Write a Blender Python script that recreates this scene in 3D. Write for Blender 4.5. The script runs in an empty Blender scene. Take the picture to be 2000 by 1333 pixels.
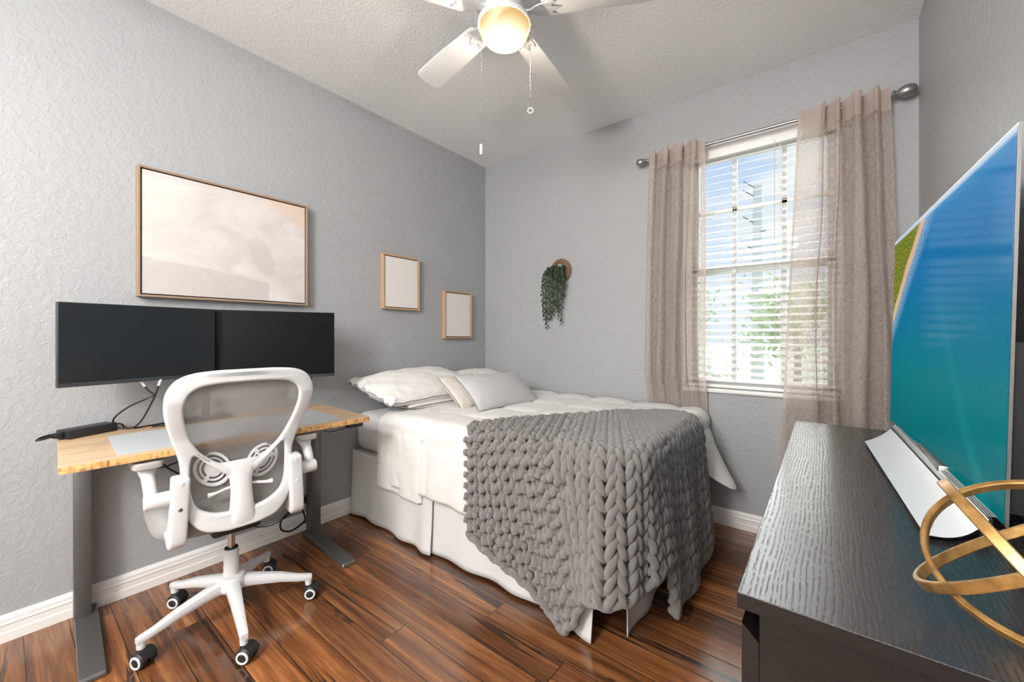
import bpy, bmesh, math, random
import numpy as np
from mathutils import Vector, Matrix, noise as mnoise

random.seed(7)
RNG = np.random.default_rng(7)
PI = math.pi
scene = bpy.context.scene
COL = scene.collection

# ------------------------------------------------------------------ mesh helpers
class MB:
    """collects geometry for ONE mesh object (one part of one thing)"""
    def __init__(self):
        self.v = []; self.f = []; self.mi = []; self.uv = None
    def add(self, verts, faces, mi=0):
        o = len(self.v)
        self.v.extend([tuple(map(float, p)) for p in verts])
        self.f.extend([tuple(i + o for i in f) for f in faces])
        self.mi.extend([mi] * len(faces))
        return self
    def box(self, x0, x1, y0, y1, z0, z1, mi=0):
        vs = [(x, y, z) for z in (z0, z1) for y in (y0, y1) for x in (x0, x1)]
        fs = [(0, 2, 3, 1), (4, 5, 7, 6), (0, 1, 5, 4), (2, 6, 7, 3), (0, 4, 6, 2), (1, 3, 7, 5)]
        return self.add(vs, fs, mi)
    def rbox(self, c, s, r=.004, seg=2, rot=None, mi=0):
        bm = bmesh.new(); bmesh.ops.create_cube(bm, size=1.0)
        for v in bm.verts: v.co = Vector((v.co.x * s[0], v.co.y * s[1], v.co.z * s[2]))
        bmesh.ops.bevel(bm, geom=list(bm.edges), offset=min(r, min(s) * .49), segments=seg, affect='EDGES', profile=.5)
        M = (rot if rot is not None else Matrix.Identity(3))
        bm.verts.index_update()
        vs = [Vector(c) + M @ v.co for v in bm.verts]
        fs = [tuple(v.index for v in f.verts) for f in bm.faces]
        bm.free()
        return self.add(vs, fs, mi)
    def surf(self, P, cu=False, cv=False, mi=0, flip=False):
        P = np.asarray(P, float); n, m = P.shape[:2]
        fs = []
        for i in range(n if cu else n - 1):
            for j in range(m if cv else m - 1):
                a = i * m + j; b = i * m + (j + 1) % m; c = ((i + 1) % n) * m + (j + 1) % m; d = ((i + 1) % n) * m + j
                fs.append((a, d, c, b) if flip else (a, b, c, d))
        return self.add(P.reshape(-1, 3), fs, mi)
    def tube(self, pts, r, n=8, closed=False, caps=True, mi=0, ell=None):
        pts = np.asarray(pts, float); m = len(pts)
        rr = np.full(m, r) if np.isscalar(r) else np.asarray(r, float)
        if closed: T = np.roll(pts, -1, 0) - np.roll(pts, 1, 0)
        else:
            T = np.gradient(pts, axis=0)
        T /= np.linalg.norm(T, axis=1)[:, None] + 1e-12
        up = np.array([0, 0, 1.]) if abs(T[0][2]) < .9 else np.array([1., 0, 0])
        N = np.cross(T[0], up); N /= np.linalg.norm(N)
        a = np.arange(n) / n * 2 * PI; rows = []
        for i in range(m):
            N = N - T[i] * (N @ T[i]); N /= np.linalg.norm(N) + 1e-12
            B = np.cross(T[i], N)
            rows.append(pts[i] + rr[i] * (np.cos(a)[:, None] * N + np.sin(a)[:, None] * B))
        o = len(self.v)
        self.surf(np.array(rows), cu=closed, cv=True, mi=mi)
        if caps and not closed:
            self.f.append(tuple(o + i for i in range(n))[::1]); self.mi.append(mi)
            self.f.append(tuple(o + (m - 1) * n + i for i in range(n))[::-1]); self.mi.append(mi)
        return self
    def cyl(self, p0, p1, r0, r1=None, n=24, mi=0, bev=0):
        r1 = r0 if r1 is None else r1
        p0 = np.array(p0, float); p1 = np.array(p1, float); L = np.linalg.norm(p1 - p0); d = (p1 - p0) / L
        if bev:
            pts = [p0, p0 + d * bev * .3, p0 + d * bev, p1 - d * bev, p1 - d * bev * .3, p1]
            rs = [r0 - bev, r0 - bev * .3, r0, r1, r1 - bev * .3, r1 - bev]
        else: pts = [p0, p1]; rs = [r0, r1]
        return self.tube(pts, rs, n, mi=mi)
    def lathe(self, prof, c, n=32, mi=0, axis=(0, 0, 1)):
        ax = Vector(axis).normalized(); q = Vector((0, 0, 1)).rotation_difference(ax)
        a = np.arange(n) / n * 2 * PI; rows = []
        for r, z in prof:
            rows.append([Vector(c) + q @ Vector((r * math.cos(t), r * math.sin(t), z)) for t in a])
        return self.surf(np.array([[tuple(p) for p in row] for row in rows]), cv=True, mi=mi)
    def shape(self, outer, holes=(), ext=.01, bev=.003, fn=None, mi=0, cuts=0):
        """a flat outline with holes, thickened and rounded, then mapped by fn"""
        cu = bpy.data.curves.new('tmp', 'CURVE'); cu.dimensions = '2D'; cu.fill_mode = 'BOTH'
        cu.extrude = max(ext - bev, 0); cu.bevel_depth = bev; cu.bevel_resolution = 2; cu.offset = -bev
        for pts in [outer] + list(holes):
            sp = cu.splines.new('POLY'); sp.points.add(len(pts) - 1); sp.use_cyclic_u = True
            for p, q in zip(sp.points, pts): p.co = (q[0], q[1], 0, 1)
        ob = bpy.data.objects.new('tmp', cu); COL.objects.link(ob)
        dg = bpy.context.evaluated_depsgraph_get()
        me = bpy.data.meshes.new_from_object(ob.evaluated_get(dg))
        bm = bmesh.new(); bm.from_mesh(me)
        bmesh.ops.remove_doubles(bm, verts=bm.verts, dist=1e-5)
        for _ in range(cuts):
            es = [e for e in bm.edges if e.calc_length() > .03]
            if es: bmesh.ops.subdivide_edges(bm, edges=es, cuts=1)
        bm.verts.index_update()
        vs = [v.co.copy() for v in bm.verts]; fs = [tuple(v.index for v in f.verts) for f in bm.faces]
        bm.free(); bpy.data.objects.remove(ob); bpy.data.curves.remove(cu); bpy.data.meshes.remove(me)
        if fn: vs = [fn(p) for p in vs]
        return self.add(vs, fs, mi)

def link(name, mb, mats, parent=None, smooth=30, origin=None, uvs=None):
    me = bpy.data.meshes.new(name)
    V = np.array(mb.v, float)
    if origin is None:
        if parent is not None:
            p = parent; origin = np.zeros(3)
            while p is not None: origin = origin + np.array(p.location); p = p.parent
        else:
            origin = np.array([(V[:, 0].min() + V[:, 0].max()) / 2, (V[:, 1].min() + V[:, 1].max()) / 2, V[:, 2].min()])
    origin = np.array(origin, float)
    me.from_pydata((V - origin).tolist(), [], mb.f)
    if not isinstance(mats, (list, tuple)): mats = [mats]
    for m in mats: me.materials.append(m)
    me.polygons.foreach_set('material_index', mb.mi)
    if uvs is not None:
        ul = me.uv_layers.new(name='UVMap')
        li = np.zeros(len(me.loops), int); me.loops.foreach_get('vertex_index', li)
        ul.data.foreach_set('uv', np.asarray(uvs, float)[li].ravel())
    if smooth is not False:
        me.polygons.foreach_set('use_smooth', [True] * len(me.polygons))
        if smooth is not True: me.set_sharp_from_angle(angle=math.radians(smooth))
    me.update()
    bm = bmesh.new(); bm.from_mesh(me); bmesh.ops.recalc_face_normals(bm, faces=bm.faces); bm.to_mesh(me); bm.free()
    ob = bpy.data.objects.new(name, me); COL.objects.link(ob)
    if parent is None: ob.location = origin
    else:
        ob.parent = parent; ob.location = (0, 0, 0)
    return ob
def tag(o, label, cat, group=None):
    o['label'] = label; o['category'] = cat
    if group: o['group'] = group
    return o
def thing(name, label, cat, loc, group=None):
    o = bpy.data.objects.new(name, None); COL.objects.link(o); o.location = loc; o.empty_display_size = .1
    return tag(o, label, cat, group)
def struct(name, mb, mats, smooth=False, parent=None):
    o = link(name, mb, mats, parent, smooth=smooth)
    if parent is None: o['kind'] = 'structure'
    return o
def cr(pts, n=8, closed=False):
    """Catmull-Rom through points"""
    P = np.asarray(pts, float); m = len(P); out = []
    for i in range(m if closed else m - 1):
        if closed: p0, p1, p2, p3 = P[(i - 1) % m], P[i], P[(i + 1) % m], P[(i + 2) % m]
        else: p0, p1, p2, p3 = P[max(i - 1, 0)], P[i], P[i + 1], P[min(i + 2, m - 1)]
        for t in np.arange(n) / n:
            out.append(.5 * ((2 * p1) + (-p0 + p2) * t + (2 * p0 - 5 * p1 + 4 * p2 - p3) * t * t + (-p0 + 3 * p1 - 3 * p2 + p3) * t ** 3))
    if not closed: out.append(P[-1])
    return np.array(out)
def nz(x, y=0, z=0): return mnoise.noise(Vector((x, y, z)))
def sstep(a, b, x):
    t = np.clip((x - a) / (b - a), 0, 1); return t * t * (3 - 2 * t)

# ------------------------------------------------------------------ material helpers
class NT:
    def __init__(self, name):
        self.m = bpy.data.materials.new(name); self.m.use_nodes = True
        self.t = self.m.node_tree; self.t.nodes.clear()
        self.out = self.n('ShaderNodeOutputMaterial')
    def n(self, typ, **kw):
        nd = self.t.nodes.new(typ)
        for k, v in kw.items(): setattr(nd, k, v)
        return nd
    def l(self, a, b): self.t.links.new(a, b)
    def set(self, sock, val):
        if isinstance(val, bpy.types.NodeSocket): self.l(val, sock)
        elif val is not None:
            if sock.type == 'RGBA' and len(val) == 3: val = (*val, 1)
            sock.default_value = val
    def coord(self, which='Object'): return self.n('ShaderNodeTexCoord').outputs[which]
    def mapping(self, vec, scale=(1, 1, 1), loc=(0, 0, 0), rot=(0, 0, 0)):
        m = self.n('ShaderNodeMapping'); self.l(vec, m.inputs[0])
        m.inputs['Scale'].default_value = scale; m.inputs['Location'].default_value = loc; m.inputs['Rotation'].default_value = rot
        return m.outputs[0]
    def noise(self, vec, scale=5, detail=3, rough=.5, dist=0, out=0):
        n = self.n('ShaderNodeTexNoise'); self.l(vec, n.inputs['Vector'])
        n.inputs['Scale'].default_value = scale; n.inputs['Detail'].default_value = detail
        n.inputs['Roughness'].default_value = rough; n.inputs['Distortion'].default_value = dist
        return n.outputs[out]
    def math(self, op, a, b=None, c=None, clamp=False):
        n = self.n('ShaderNodeMath', operation=op, use_clamp=clamp)
        self.set(n.inputs[0], a); self.set(n.inputs[1], b)
        if c is not None: self.set(n.inputs[2], c)
        return n.outputs[0]
    def ramp(self, fac, stops, interp='LINEAR'):
        n = self.n('ShaderNodeValToRGB'); self.l(fac, n.inputs[0]); cr_ = n.color_ramp; cr_.interpolation = interp
        while len(cr_.elements) < len(stops): cr_.elements.new(.5)
        for e, (p, c) in zip(cr_.elements, stops):
            e.position = p; e.color = (*c, 1) if len(c) == 3 else c
        return n.outputs[0]
    def mix(self, fac, a, b, mode='MIX'):
        n = self.n('ShaderNodeMix', data_type='RGBA', blend_type=mode)
        self.set(n.inputs[0], fac); self.set(n.inputs[6], a); self.set(n.inputs[7], b)
        return n.outputs[2]
    def bump(self, h, strength=.3, dist=.01):
        n = self.n('ShaderNodeBump'); self.l(h, n.inputs['Height'])
        n.inputs['Strength'].default_value = strength; n.inputs['Distance'].default_value = dist
        return n.outputs[0]
    def sep(self, vec):
        n = self.n('ShaderNodeSeparateXYZ'); self.l(vec, n.inputs[0]); return n.outputs
    def comb(self, x=0., y=0., z=0.):
        n = self.n('ShaderNodeCombineXYZ'); self.set(n.inputs[0], x); self.set(n.inputs[1], y); self.set(n.inputs[2], z); return n.outputs[0]
    def principled(self, color=(.8, .8, .8), rough=.5, metal=0, normal=None, spec=None, coat=None, coat_rough=None, sheen=None, emis=None, estr=0, sub=None, alpha=None):
        p = self.n('ShaderNodeBsdfPrincipled')
        self.set(p.inputs['Base Color'], color); self.set(p.inputs['Roughness'], rough); self.set(p.inputs['Metallic'], metal)
        if normal is not None: self.l(normal, p.inputs['Normal'])
        if spec is not None: p.inputs['Specular IOR Level'].default_value = spec
        if coat is not None: p.inputs['Coat Weight'].default_value = coat
        if coat_rough is not None: p.inputs['Coat Roughness'].default_value = coat_rough
        if sheen is not None: p.inputs['Sheen Weight'].default_value = sheen
        if emis is not None: self.set(p.inputs['Emission Color'], emis); self.set(p.inputs['Emission Strength'], estr)
        if alpha is not None: self.set(p.inputs['Alpha'], alpha)
        self.l(p.outputs[0], self.out.inputs[0]); return p
    def done(self, sh=None):
        if sh is not None: self.l(sh, self.out.inputs[0])
        return self.m
def simple(name, color, rough=.5, metal=0, bump=None, **kw):
    t = NT(name); nm = None
    if bump:
        sc, st, di = bump; nm = t.bump(t.noise(t.coord(), sc, 4, .6), st, di)
    t.principled(color, rough, metal, nm, **kw); return t.m

def mat_wall(name, color, rough, sc=34, st=.55):
    t = NT(name); co = t.coord()
    a = t.noise(co, sc, 3, .55, .6)
    flat = t.ramp(a, [(.44, (0, 0, 0)), (.56, (1, 1, 1))])
    fine = t.noise(co, sc * 5, 2, .5)
    h = t.math('ADD', t.math('MULTIPLY', flat, .8), t.math('MULTIPLY', fine, .25))
    c = t.mix(t.noise(co, 1.3, 2), color, tuple(x * .95 for x in color))
    t.principled(c, rough, 0, t.bump(h, st, .004), spec=.4); return t.m
M = {}
M['wall'] = mat_wall('wall_paint', (.36, .368, .375), .5, 40, .3)
M['ceil'] = mat_wall('ceiling_texture', (.84, .845, .845), .8, 60, .35)
M['trim'] = simple('trim_white_paint', (.80, .78, .76), .35, bump=(40, .15, .002))
M['vinyl'] = simple('white_vinyl', (.85, .85, .84), .4)

def mat_floor():
    t = NT('strand_bamboo_floor'); co = t.coord(); s = t.sep(co)
    W = .120; L = 1.22
    yy = t.math('ADD', s[1], .189); row = t.math('FLOOR', t.math('DIVIDE', yy, W))
    wn = t.n('ShaderNodeTexWhiteNoise', noise_dimensions='1D'); t.l(row, wn.inputs['W'])
    xo = t.math('ADD', t.math('DIVIDE', s[0], L), t.math('MULTIPLY', wn.outputs[0], 7.3))
    colm = t.math('FLOOR', xo)
    wn2 = t.n('ShaderNodeTexWhiteNoise', noise_dimensions='2D'); t.l(t.comb(row, colm, 0.), wn2.inputs['Vector'])
    rnd = wn2.outputs[0]
    off = t.math('MULTIPLY', rnd, 37.)
    v = t.comb(t.math('ADD', t.math('MULTIPLY', s[0], 1.), off), t.math('ADD', t.math('MULTIPLY', s[1], 1.), off), off)
    grain = t.noise(t.mapping(v, (1.5, 30, 1)), 1.0, 7, .62, .5)
    fine = t.noise(t.mapping(v, (14, 240, 1)), 1.0, 4, .7, .2)
    broad = t.noise(t.mapping(v, (.9, 14, 1)), 1.0, 5, .62, .8)
    base = t.ramp(grain, [(.30, (.075, .028, .011)), (.44, (.165, .062, .022)), (.56, (.27, .105, .036)), (.74, (.48, .22, .08))])
    base = t.mix(t.ramp(fine, [(.3, (0, 0, 0)), (.7, (1, 1, 1))]), t.mix(.38, base, (.06, .022, .01)), base)
    dark = t.ramp(broad, [(.36, (1, 1, 1)), (.40, (0, 0, 0))])
    base = t.mix(t.math('MULTIPLY', dark, .9), base, (.016, .009, .007))
    tone = t.ramp(rnd, [(0, (.45, .42, .45)), (.5, (.9, .88, .86)), (1, (1.25, 1.2, 1.1))])
    base = t.mix(1., base, tone, 'MULTIPLY')
    fy = t.math('FRACT', t.math('DIVIDE', yy, W)); fx = t.math('FRACT', xo)
    ey = t.math('MINIMUM', fy, t.math('SUBTRACT', 1., fy)); ex = t.math('MINIMUM', fx, t.math('SUBTRACT', 1., fx))
    e = t.math('MINIMUM', t.math('MULTIPLY', ey, W), t.math('MULTIPLY', ex, L))
    seam = t.math('LESS_THAN', e, .0016)
    base = t.mix(t.math('MULTIPLY', seam, .9), base, (.006, .004, .003))
    hh = t.math('ADD', t.math('MULTIPLY', t.math('MINIMUM', t.math('DIVIDE', e, .004), 1.), 1.), t.math('MULTIPLY', fine, .12))
    rg = t.math('ADD', .13, t.math('MULTIPLY', grain, .14))
    t.principled(base, rg, 0, t.bump(hh, .25, .0015), spec=.9); return t.m
M['floor'] = mat_floor()

def mat_darkwood():
    t = NT('black_brown_ash_veneer'); co = t.coord()
    v = t.mapping(co, (1.0, .14, 1.0))
    w = t.n('ShaderNodeTexWave', wave_type='BANDS', bands_direction='X'); t.l(v, w.inputs['Vector'])
    w.inputs['Scale'].default_value = 42; w.inputs['Distortion'].default_value = 11; w.inputs['Detail'].default_value = 1.6
    w.inputs['Detail Scale'].default_value = .55; w.inputs['Detail Roughness'].default_value = .5
    g = t.noise(t.mapping(co, (300, 45, 300)), 1, 3, .6)
    pores = t.math('MULTIPLY', t.ramp(w.outputs['Fac'], [(.55, (0, 0, 0)), (.8, (1, 1, 1))]), t.ramp(g, [(.42, (0, 0, 0)), (.56, (1, 1, 1))]))
    c = t.mix(pores, (.034, .031, .031), (.010, .008, .009))
    rg = t.math('ADD', .27, t.math('MULTIPLY', pores, .22))
    t.principled(c, t.math('SUBTRACT', rg, .05), 0, t.bump(t.math('SUBTRACT', 1., pores), .10, .0008), spec=1.0); return t.m
M['darkwood'] = mat_darkwood()
def mat_veneer_shaded():  # same veneer with the shade of upright faces put into its colour
    t = NT('black_brown_veneer_shaded'); co = t.coord()
    g = t.noise(t.mapping(co, (3, 3, 260)), 1, 3, .6)
    c = t.ramp(g, [(.3, (.004, .003, .003)), (.7, (.012, .008, .0075))])
    t.principled(c, .42, 0, t.bump(g, .15, .001)); return t.m
M['veneer_shaded'] = mat_veneer_shaded()

def mat_bamboo():
    t = NT('natural_bamboo'); co = t.coord(); s = t.sep(co)
    strip = t.math('FLOOR', t.math('MULTIPLY', s[0], 55.))
    wn = t.n('ShaderNodeTexWhiteNoise', noise_dimensions='1D'); t.l(strip, wn.inputs['W'])
    g = t.noise(t.mapping(co, (150, 5, 5)), 1, 3, .6)
    f = t.math('ADD', t.math('MULTIPLY', wn.outputs[0], .45), t.math('MULTIPLY', g, .55))
    c = t.ramp(f, [(.15, (.44, .29, .165)), (.5, (.55, .385, .235)), (.9, (.63, .465, .30))])
    t.principled(c, .36, spec=.5); return t.m
M['bamboo'] = mat_bamboo()
def mat_bambooedge():
    t = NT('bamboo_end_strips'); co = t.coord(); s = t.sep(co)
    g = t.noise(t.mapping(co, (160, 160, 5)), 1, 3, .75)
    wn = t.n('ShaderNodeTexWhiteNoise', noise_dimensions='2D')
    t.l(t.comb(t.math('FLOOR', t.math('MULTIPLY', s[1], 130.)), t.math('FLOOR', t.math('MULTIPLY', s[2], 80.)), 0.), wn.inputs['Vector'])
    f = t.math('ADD', t.math('MULTIPLY', wn.outputs[0], .5), t.math('MULTIPLY', g, .5))
    c = t.ramp(f, [(.2, (.30, .135, .04)), (.45, (.56, .31, .11)), (.8, (.72, .46, .2))])
    t.principled(c, .4); return t.m
M['bambooedge'] = mat_bambooedge()
M['oak'] = simple('pale_oak_frame', (.46, .29, .165), .5, bump=(120, .1, .001))
M['oakdark'] = simple('taupe_oak_frame', (.30, .21, .145), .5, bump=(120, .1, .001))
M['black'] = simple('black_plastic', (.012, .012, .014), .42)
M['rubber'] = simple('black_rubber', (.010, .010, .011), .5)
M['steelgrey'] = simple('grey_powder_coat', (.135, .13, .128), .34, .55)
M['pewter'] = simple('brushed_pewter', (.34, .33, .32), .33, .9)
M['chrome'] = simple('chrome', (.62, .62, .63), .12, 1.)
M['whiteplastic'] = simple('white_plastic', (.63, .63, .638), .36)
M['fanwhite'] = simple('white_fan_blade', (.86, .855, .85), .4)
M['padgrey'] = simple('grey_pad', (.36, .345, .335), .7, bump=(300, .2, .001))
M['seatfabric'] = simple('grey_seat_mesh', (.30, .29, .285), .85, bump=(900, .5, .001), sheen=.2)
M['mat'] = simple('grey_desk_mat', (.40, .43, .445), .5)
M['pcscreen'] = simple('monitor_glass', (.008, .0095, .011), .30, spec=.8)
M['pcscreen_b'] = simple('monitor_matte_glass', (.003, .0034, .0042), .42, spec=.22)
M['bezel'] = simple('dark_bezel', (.035, .037, .042), .35)
M['shell'] = simple('stand_white_metal', (.78, .79, .81), .3)
M['gold'] = None
t = NT('antique_gold'); g = t.noise(t.coord(), 55, 4, .6)
t.principled(t.ramp(g, [(.3, (.27, .145, .045)), (.7, (.52, .31, .11))]), t.math('ADD', .3, t.math('MULTIPLY', g, .2)), .75, t.bump(g, .25, .002)); M['gold'] = t.m

def fabric(name, color, sc=700, st=.25, rough=.9, wr=0, sheen=.1):
    t = NT(name); co = t.coord()
    f = t.noise(co, sc, 2, .5)
    h = t.math('MULTIPLY', f, .2)
    if wr:
        w = t.noise(co, wr, 3, .55, .8); h = t.math('ADD', h, w)
    c = t.mix(t.ramp(f, [(.35, (0, 0, 0)), (.65, (1, 1, 1))]), tuple(x * .93 for x in color), color)
    t.principled(c, rough, 0, t.bump(h, st, .006 if wr else .001), sheen=sheen); return t.m
M['linen_white'] = fabric('white_bed_linen', (.73, .715, .70), wr=14, st=.35)
M['comforter'] = fabric('white_comforter', (.72, .705, .69), wr=11, st=.3)
M['sheet'] = fabric('pale_grey_sheet', (.60, .605, .61), wr=9, st=.3)
M['skirt'] = fabric('pale_grey_bed_skirt', (.64, .635, .63), wr=6, st=.2)
M['pillow_grey'] = fabric('light_grey_woven', (.49, .485, .49), 420, .4)
M['pillow_beige'] = fabric('beige_woven', (.60, .55, .505), 420, .35)
def mat_chenille():
    t = NT('grey_chenille_yarn'); co = t.coord()
    f = t.noise(co, 420, 3, .7); b = t.noise(co, 18, 2)
    c = t.mix(f, (.088, .082, .080), (.255, .237, .229))
    c = t.mix(t.math('MULTIPLY', b, .5), c, t.mix(f, (.12, .103, .092), (.285, .252, .232)))
    t.principled(c, .95, 0, t.bump(f, .9, .004), sheen=.35); return t.m
M['yarn'] = mat_chenille()

def mat_curtain(name='taupe_voile', base=.30, dens=(.34, .66)):
    t = NT(name); uv = t.coord('UV')
    a = t.noise(t.mapping(uv, (30, 240, 1)), 1, 3, .7); b = t.noise(t.mapping(uv, (260, 26, 1)), 1, 3, .7)
    w = t.math('MULTIPLY', t.math('ADD', a, b), .5)
    alpha = t.ramp(w, [(dens[0], (1, 1, 1)), (dens[1], (0, 0, 0))])
    tr = t.math('MULTIPLY', alpha, base)
    col = t.mix(w, (.56, .465, .41), (.70, .60, .54))
    d = t.n('ShaderNodeBsdfDiffuse'); t.set(d.inputs[0], col); t.l(t.bump(w, .3, .002), d.inputs['Normal'])
    tl = t.n('ShaderNodeBsdfTranslucent'); t.set(tl.inputs[0], col)
    m1 = t.n('ShaderNodeMixShader'); m1.inputs[0].default_value = .52; t.l(d.outputs[0], m1.inputs[1]); t.l(tl.outputs[0], m1.inputs[2])
    tp = t.n('ShaderNodeBsdfTransparent')
    m2 = t.n('ShaderNodeMixShader'); t.l(tr, m2.inputs[0]); t.l(m1.outputs[0], m2.inputs[1]); t.l(tp.outputs[0], m2.inputs[2])
    return t.done(m2.outputs[0])
M['curtain'] = mat_curtain('taupe_voile', .80)
M['curtain_hem'] = mat_curtain('taupe_voile_doubled', .18)

def mat_mesh():
    t = NT('grey_chair_mesh'); co = t.coord(); s = t.sep(co)
    w = t.math('MULTIPLY', t.math('SINE', t.math('MULTIPLY', s[1], 1500.)), t.math('SINE', t.math('MULTIPLY', s[2], 1500.)))
    d = t.n('ShaderNodeBsdfDiffuse'); d.inputs[0].default_value = (.30, .285, .275, 1)
    tp = t.n('ShaderNodeBsdfTransparent')
    m = t.n('ShaderNodeMixShader'); t.l(t.math('ADD', .36, t.math('MULTIPLY', w, .12)), m.inputs[0])
    t.l(d.outputs[0], m.inputs[1]); t.l(tp.outputs[0], m.inputs[2]); return t.done(m.outputs[0])
M['chairmesh'] = mat_mesh()

def mat_art(kind):
    t = NT('canvas_' + kind); uv = t.coord('UV'); s = t.sep(uv)
    if kind == 'abstract':
        n1 = t.noise(t.mapping(uv, (2.2, 2.6, 1)), 1, 5, .55, 1.2); n2 = t.noise(t.mapping(uv, (5, 6, 1)), 1, 6, .65, 1.5)
        c = t.ramp(n1, [(.3, (.50, .445, .425)), (.5, (.60, .555, .53)), (.7, (.66, .635, .62))])
        # mauve-grey wash along the bottom
        edge = t.math('ADD', t.math('SUBTRACT', .30, t.math('MULTIPLY', t.math('POWER', s[0], 2.), .22)), t.math('MULTIPLY', t.math('SUBTRACT', n1, .5), .22))
        low = t.math('MULTIPLY', t.math('MULTIPLY', t.math('LESS_THAN', s[1], edge), t.math('LESS_THAN', s[0], t.math('ADD', .72, t.math('MULTIPLY', t.math('SUBTRACT', n2, .5), .12)))), .8)
        c = t.mix(low, c, t.mix(n2, (.42, .385, .375), (.54, .50, .485)))
        # peach band from the middle of the top edge to the right side
        pk = t.math('SUBTRACT', s[1], t.math('SUBTRACT', 1.42, t.math('MULTIPLY', s[0], .75)))
        pk = t.math('MULTIPLY', t.math('ADD', pk, t.math('MULTIPLY', t.math('SUBTRACT', n2, .5), .12)), 9., clamp=True)
        c = t.mix(t.math('MULTIPLY', pk, .75), c, (.62, .47, .37))
        # darker vertical smear in the middle
        dx = t.math('DIVIDE', t.math('SUBTRACT', s[0], t.math('SUBTRACT', .78, t.math('MULTIPLY', s[1], .25))), .085)
        dy = t.math('DIVIDE', t.math('SUBTRACT', s[1], .42), .2)
        rr = t.math('ADD', t.math('MULTIPLY', dx, dx), t.math('MULTIPLY', dy, dy))
        sm = t.math('MULTIPLY', t.math('SUBTRACT', 1.15, t.math('ADD', rr, t.math('MULTIPLY', n2, .4))), 2.5, clamp=True)
        c = t.mix(t.math('MULTIPLY', sm, .55), c, (.48, .425, .41))
        t.principled(c, .7, 0, t.bump(n2, .1, .002))
    else:
        n1 = t.noise(uv, 3, 3)
        t.principled(t.mix(n1, (.70, .665, .635), (.73, .705, .68)), .7)
    return t.m
M['art'] = mat_art('abstract'); M['blank'] = mat_art('blank')

def mat_sea():
    t = NT('television_picture'); uv = t.coord('UV'); s = t.sep(uv); u, v = s[0], s[1]
    asp = t.mapping(uv, (1.78, 1, 1))
    n = t.noise(asp, 9, 5, .6); fine = t.noise(t.mapping(uv, (60, 150, 1)), 1, 4, .65); big = t.noise(asp, 2.2, 3, .5, .6)
    vv = t.math('ADD', v, t.math('MULTIPLY', t.math('SUBTRACT', big, .5), .16))
    sea = t.ramp(vv, [(0, (.0, .135, .142)), (.3, (.0, .185, .21)), (.55, (.0, .165, .32)), (.8, (.004, .155, .41)), (.95, (.012, .19, .47)), (1, (.05, .27, .56))])
    sea = t.mix(t.math('MULTIPLY', t.ramp(fine, [(.35, (0, 0, 0)), (.75, (1, 1, 1))]), .35), sea, t.mix(.5, sea, (.02, .32, .48)))
    # pale streaks running down to the right
    st = t.math('SUBTRACT', u, t.math('ADD', .50, t.math('MULTIPLY', t.math('POWER', t.math('SUBTRACT', 1., v), 1.6), .42)))
    st = t.math('ADD', st, t.math('MULTIPLY', t.math('SUBTRACT', n, .5), .06))
    sk = t.math('MULTIPLY', t.math('SUBTRACT', 1., t.math('MULTIPLY', t.math('ABSOLUTE', st), 22.), clamp=True), t.math('SUBTRACT', .85, v, clamp=True))
    sea = t.mix(t.math('MULTIPLY', sk, .45), sea, (.01, .33, .36))
    # coast: signed distance from a line, positive on land
    cd = t.math('SUBTRACT', t.math('SUBTRACT', t.math('MULTIPLY', t.math('SUBTRACT', v, .53), .98), u), 0.)
    cd = t.math('ADD', cd, t.math('MULTIPLY', t.math('SUBTRACT', big, .5), .05))
    foam = t.ramp(t.math('ADD', cd, t.math('MULTIPLY', t.math('SUBTRACT', n, .5), .10)), [(.0, (0, 0, 0)), (.001, (0, 0, 0)), (.002, (1, 1, 1))])
    surf = t.math('MULTIPLY', t.math('ADD', cd, .11), 12., clamp=True)
    c = t.mix(t.math('MULTIPLY', surf, t.ramp(fine, [(.4, (.1, .1, .1)), (.6, (.75, .75, .75))])), sea, (.42, .58, .74))
    sand = t.math('MULTIPLY', t.math('SUBTRACT', cd, .0), 60., clamp=True)
    c = t.mix(sand, c, (.68, .46, .30))
    gn = t.noise(asp, 70, 3, .7)
    green = t.ramp(gn, [(.35, (.03, .07, .01)), (.5, (.17, .21, .015)), (.62, (.36, .36, .05)), (.74, (.62, .52, .42))])
    gm = t.math('MULTIPLY', t.math('SUBTRACT', cd, t.math('ADD', .07, t.math('MULTIPLY', t.math('SUBTRACT', n, .5), .05))), 50., clamp=True)
    c = t.mix(gm, c, green)
    sky = t.math('MULTIPLY', t.math('SUBTRACT', v, .975), 60., clamp=True)
    c = t.mix(sky, c, (.60, .72, .84))
    em = t.n('ShaderNodeEmission'); t.l(c, em.inputs[0]); em.inputs[1].default_value = .95
    gl = t.n('ShaderNodeBsdfGlossy'); gl.inputs['Roughness'].default_value = .12
    m = t.n('ShaderNodeMixShader'); m.inputs[0].default_value = .025; t.l(em.outputs[0], m.inputs[1]); t.l(gl.outputs[0], m.inputs[2]); return t.done(m.outputs[0])
M['sea'] = mat_sea()
M['glass'] = None
t = NT('window_glass'); gl = t.n('ShaderNodeBsdfGlossy'); gl.inputs['Roughness'].default_value = .02
tp = t.n('ShaderNodeBsdfTransparent'); tp.inputs[0].default_value = (.95, .97, .96, 1); fr = t.n('ShaderNodeFresnel'); fr.inputs[0].default_value = 1.45
mx = t.n('ShaderNodeMixShader'); t.l(fr.outputs[0], mx.inputs[0]); t.l(tp.outputs[0], mx.inputs[1]); t.l(gl.outputs[0], mx.inputs[2]); M['glass'] = t.done(mx.outputs[0])
t = NT('frosted_lamp_glass'); em = t.n('ShaderNodeEmission'); zz = t.sep(t.coord())[2]
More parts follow.
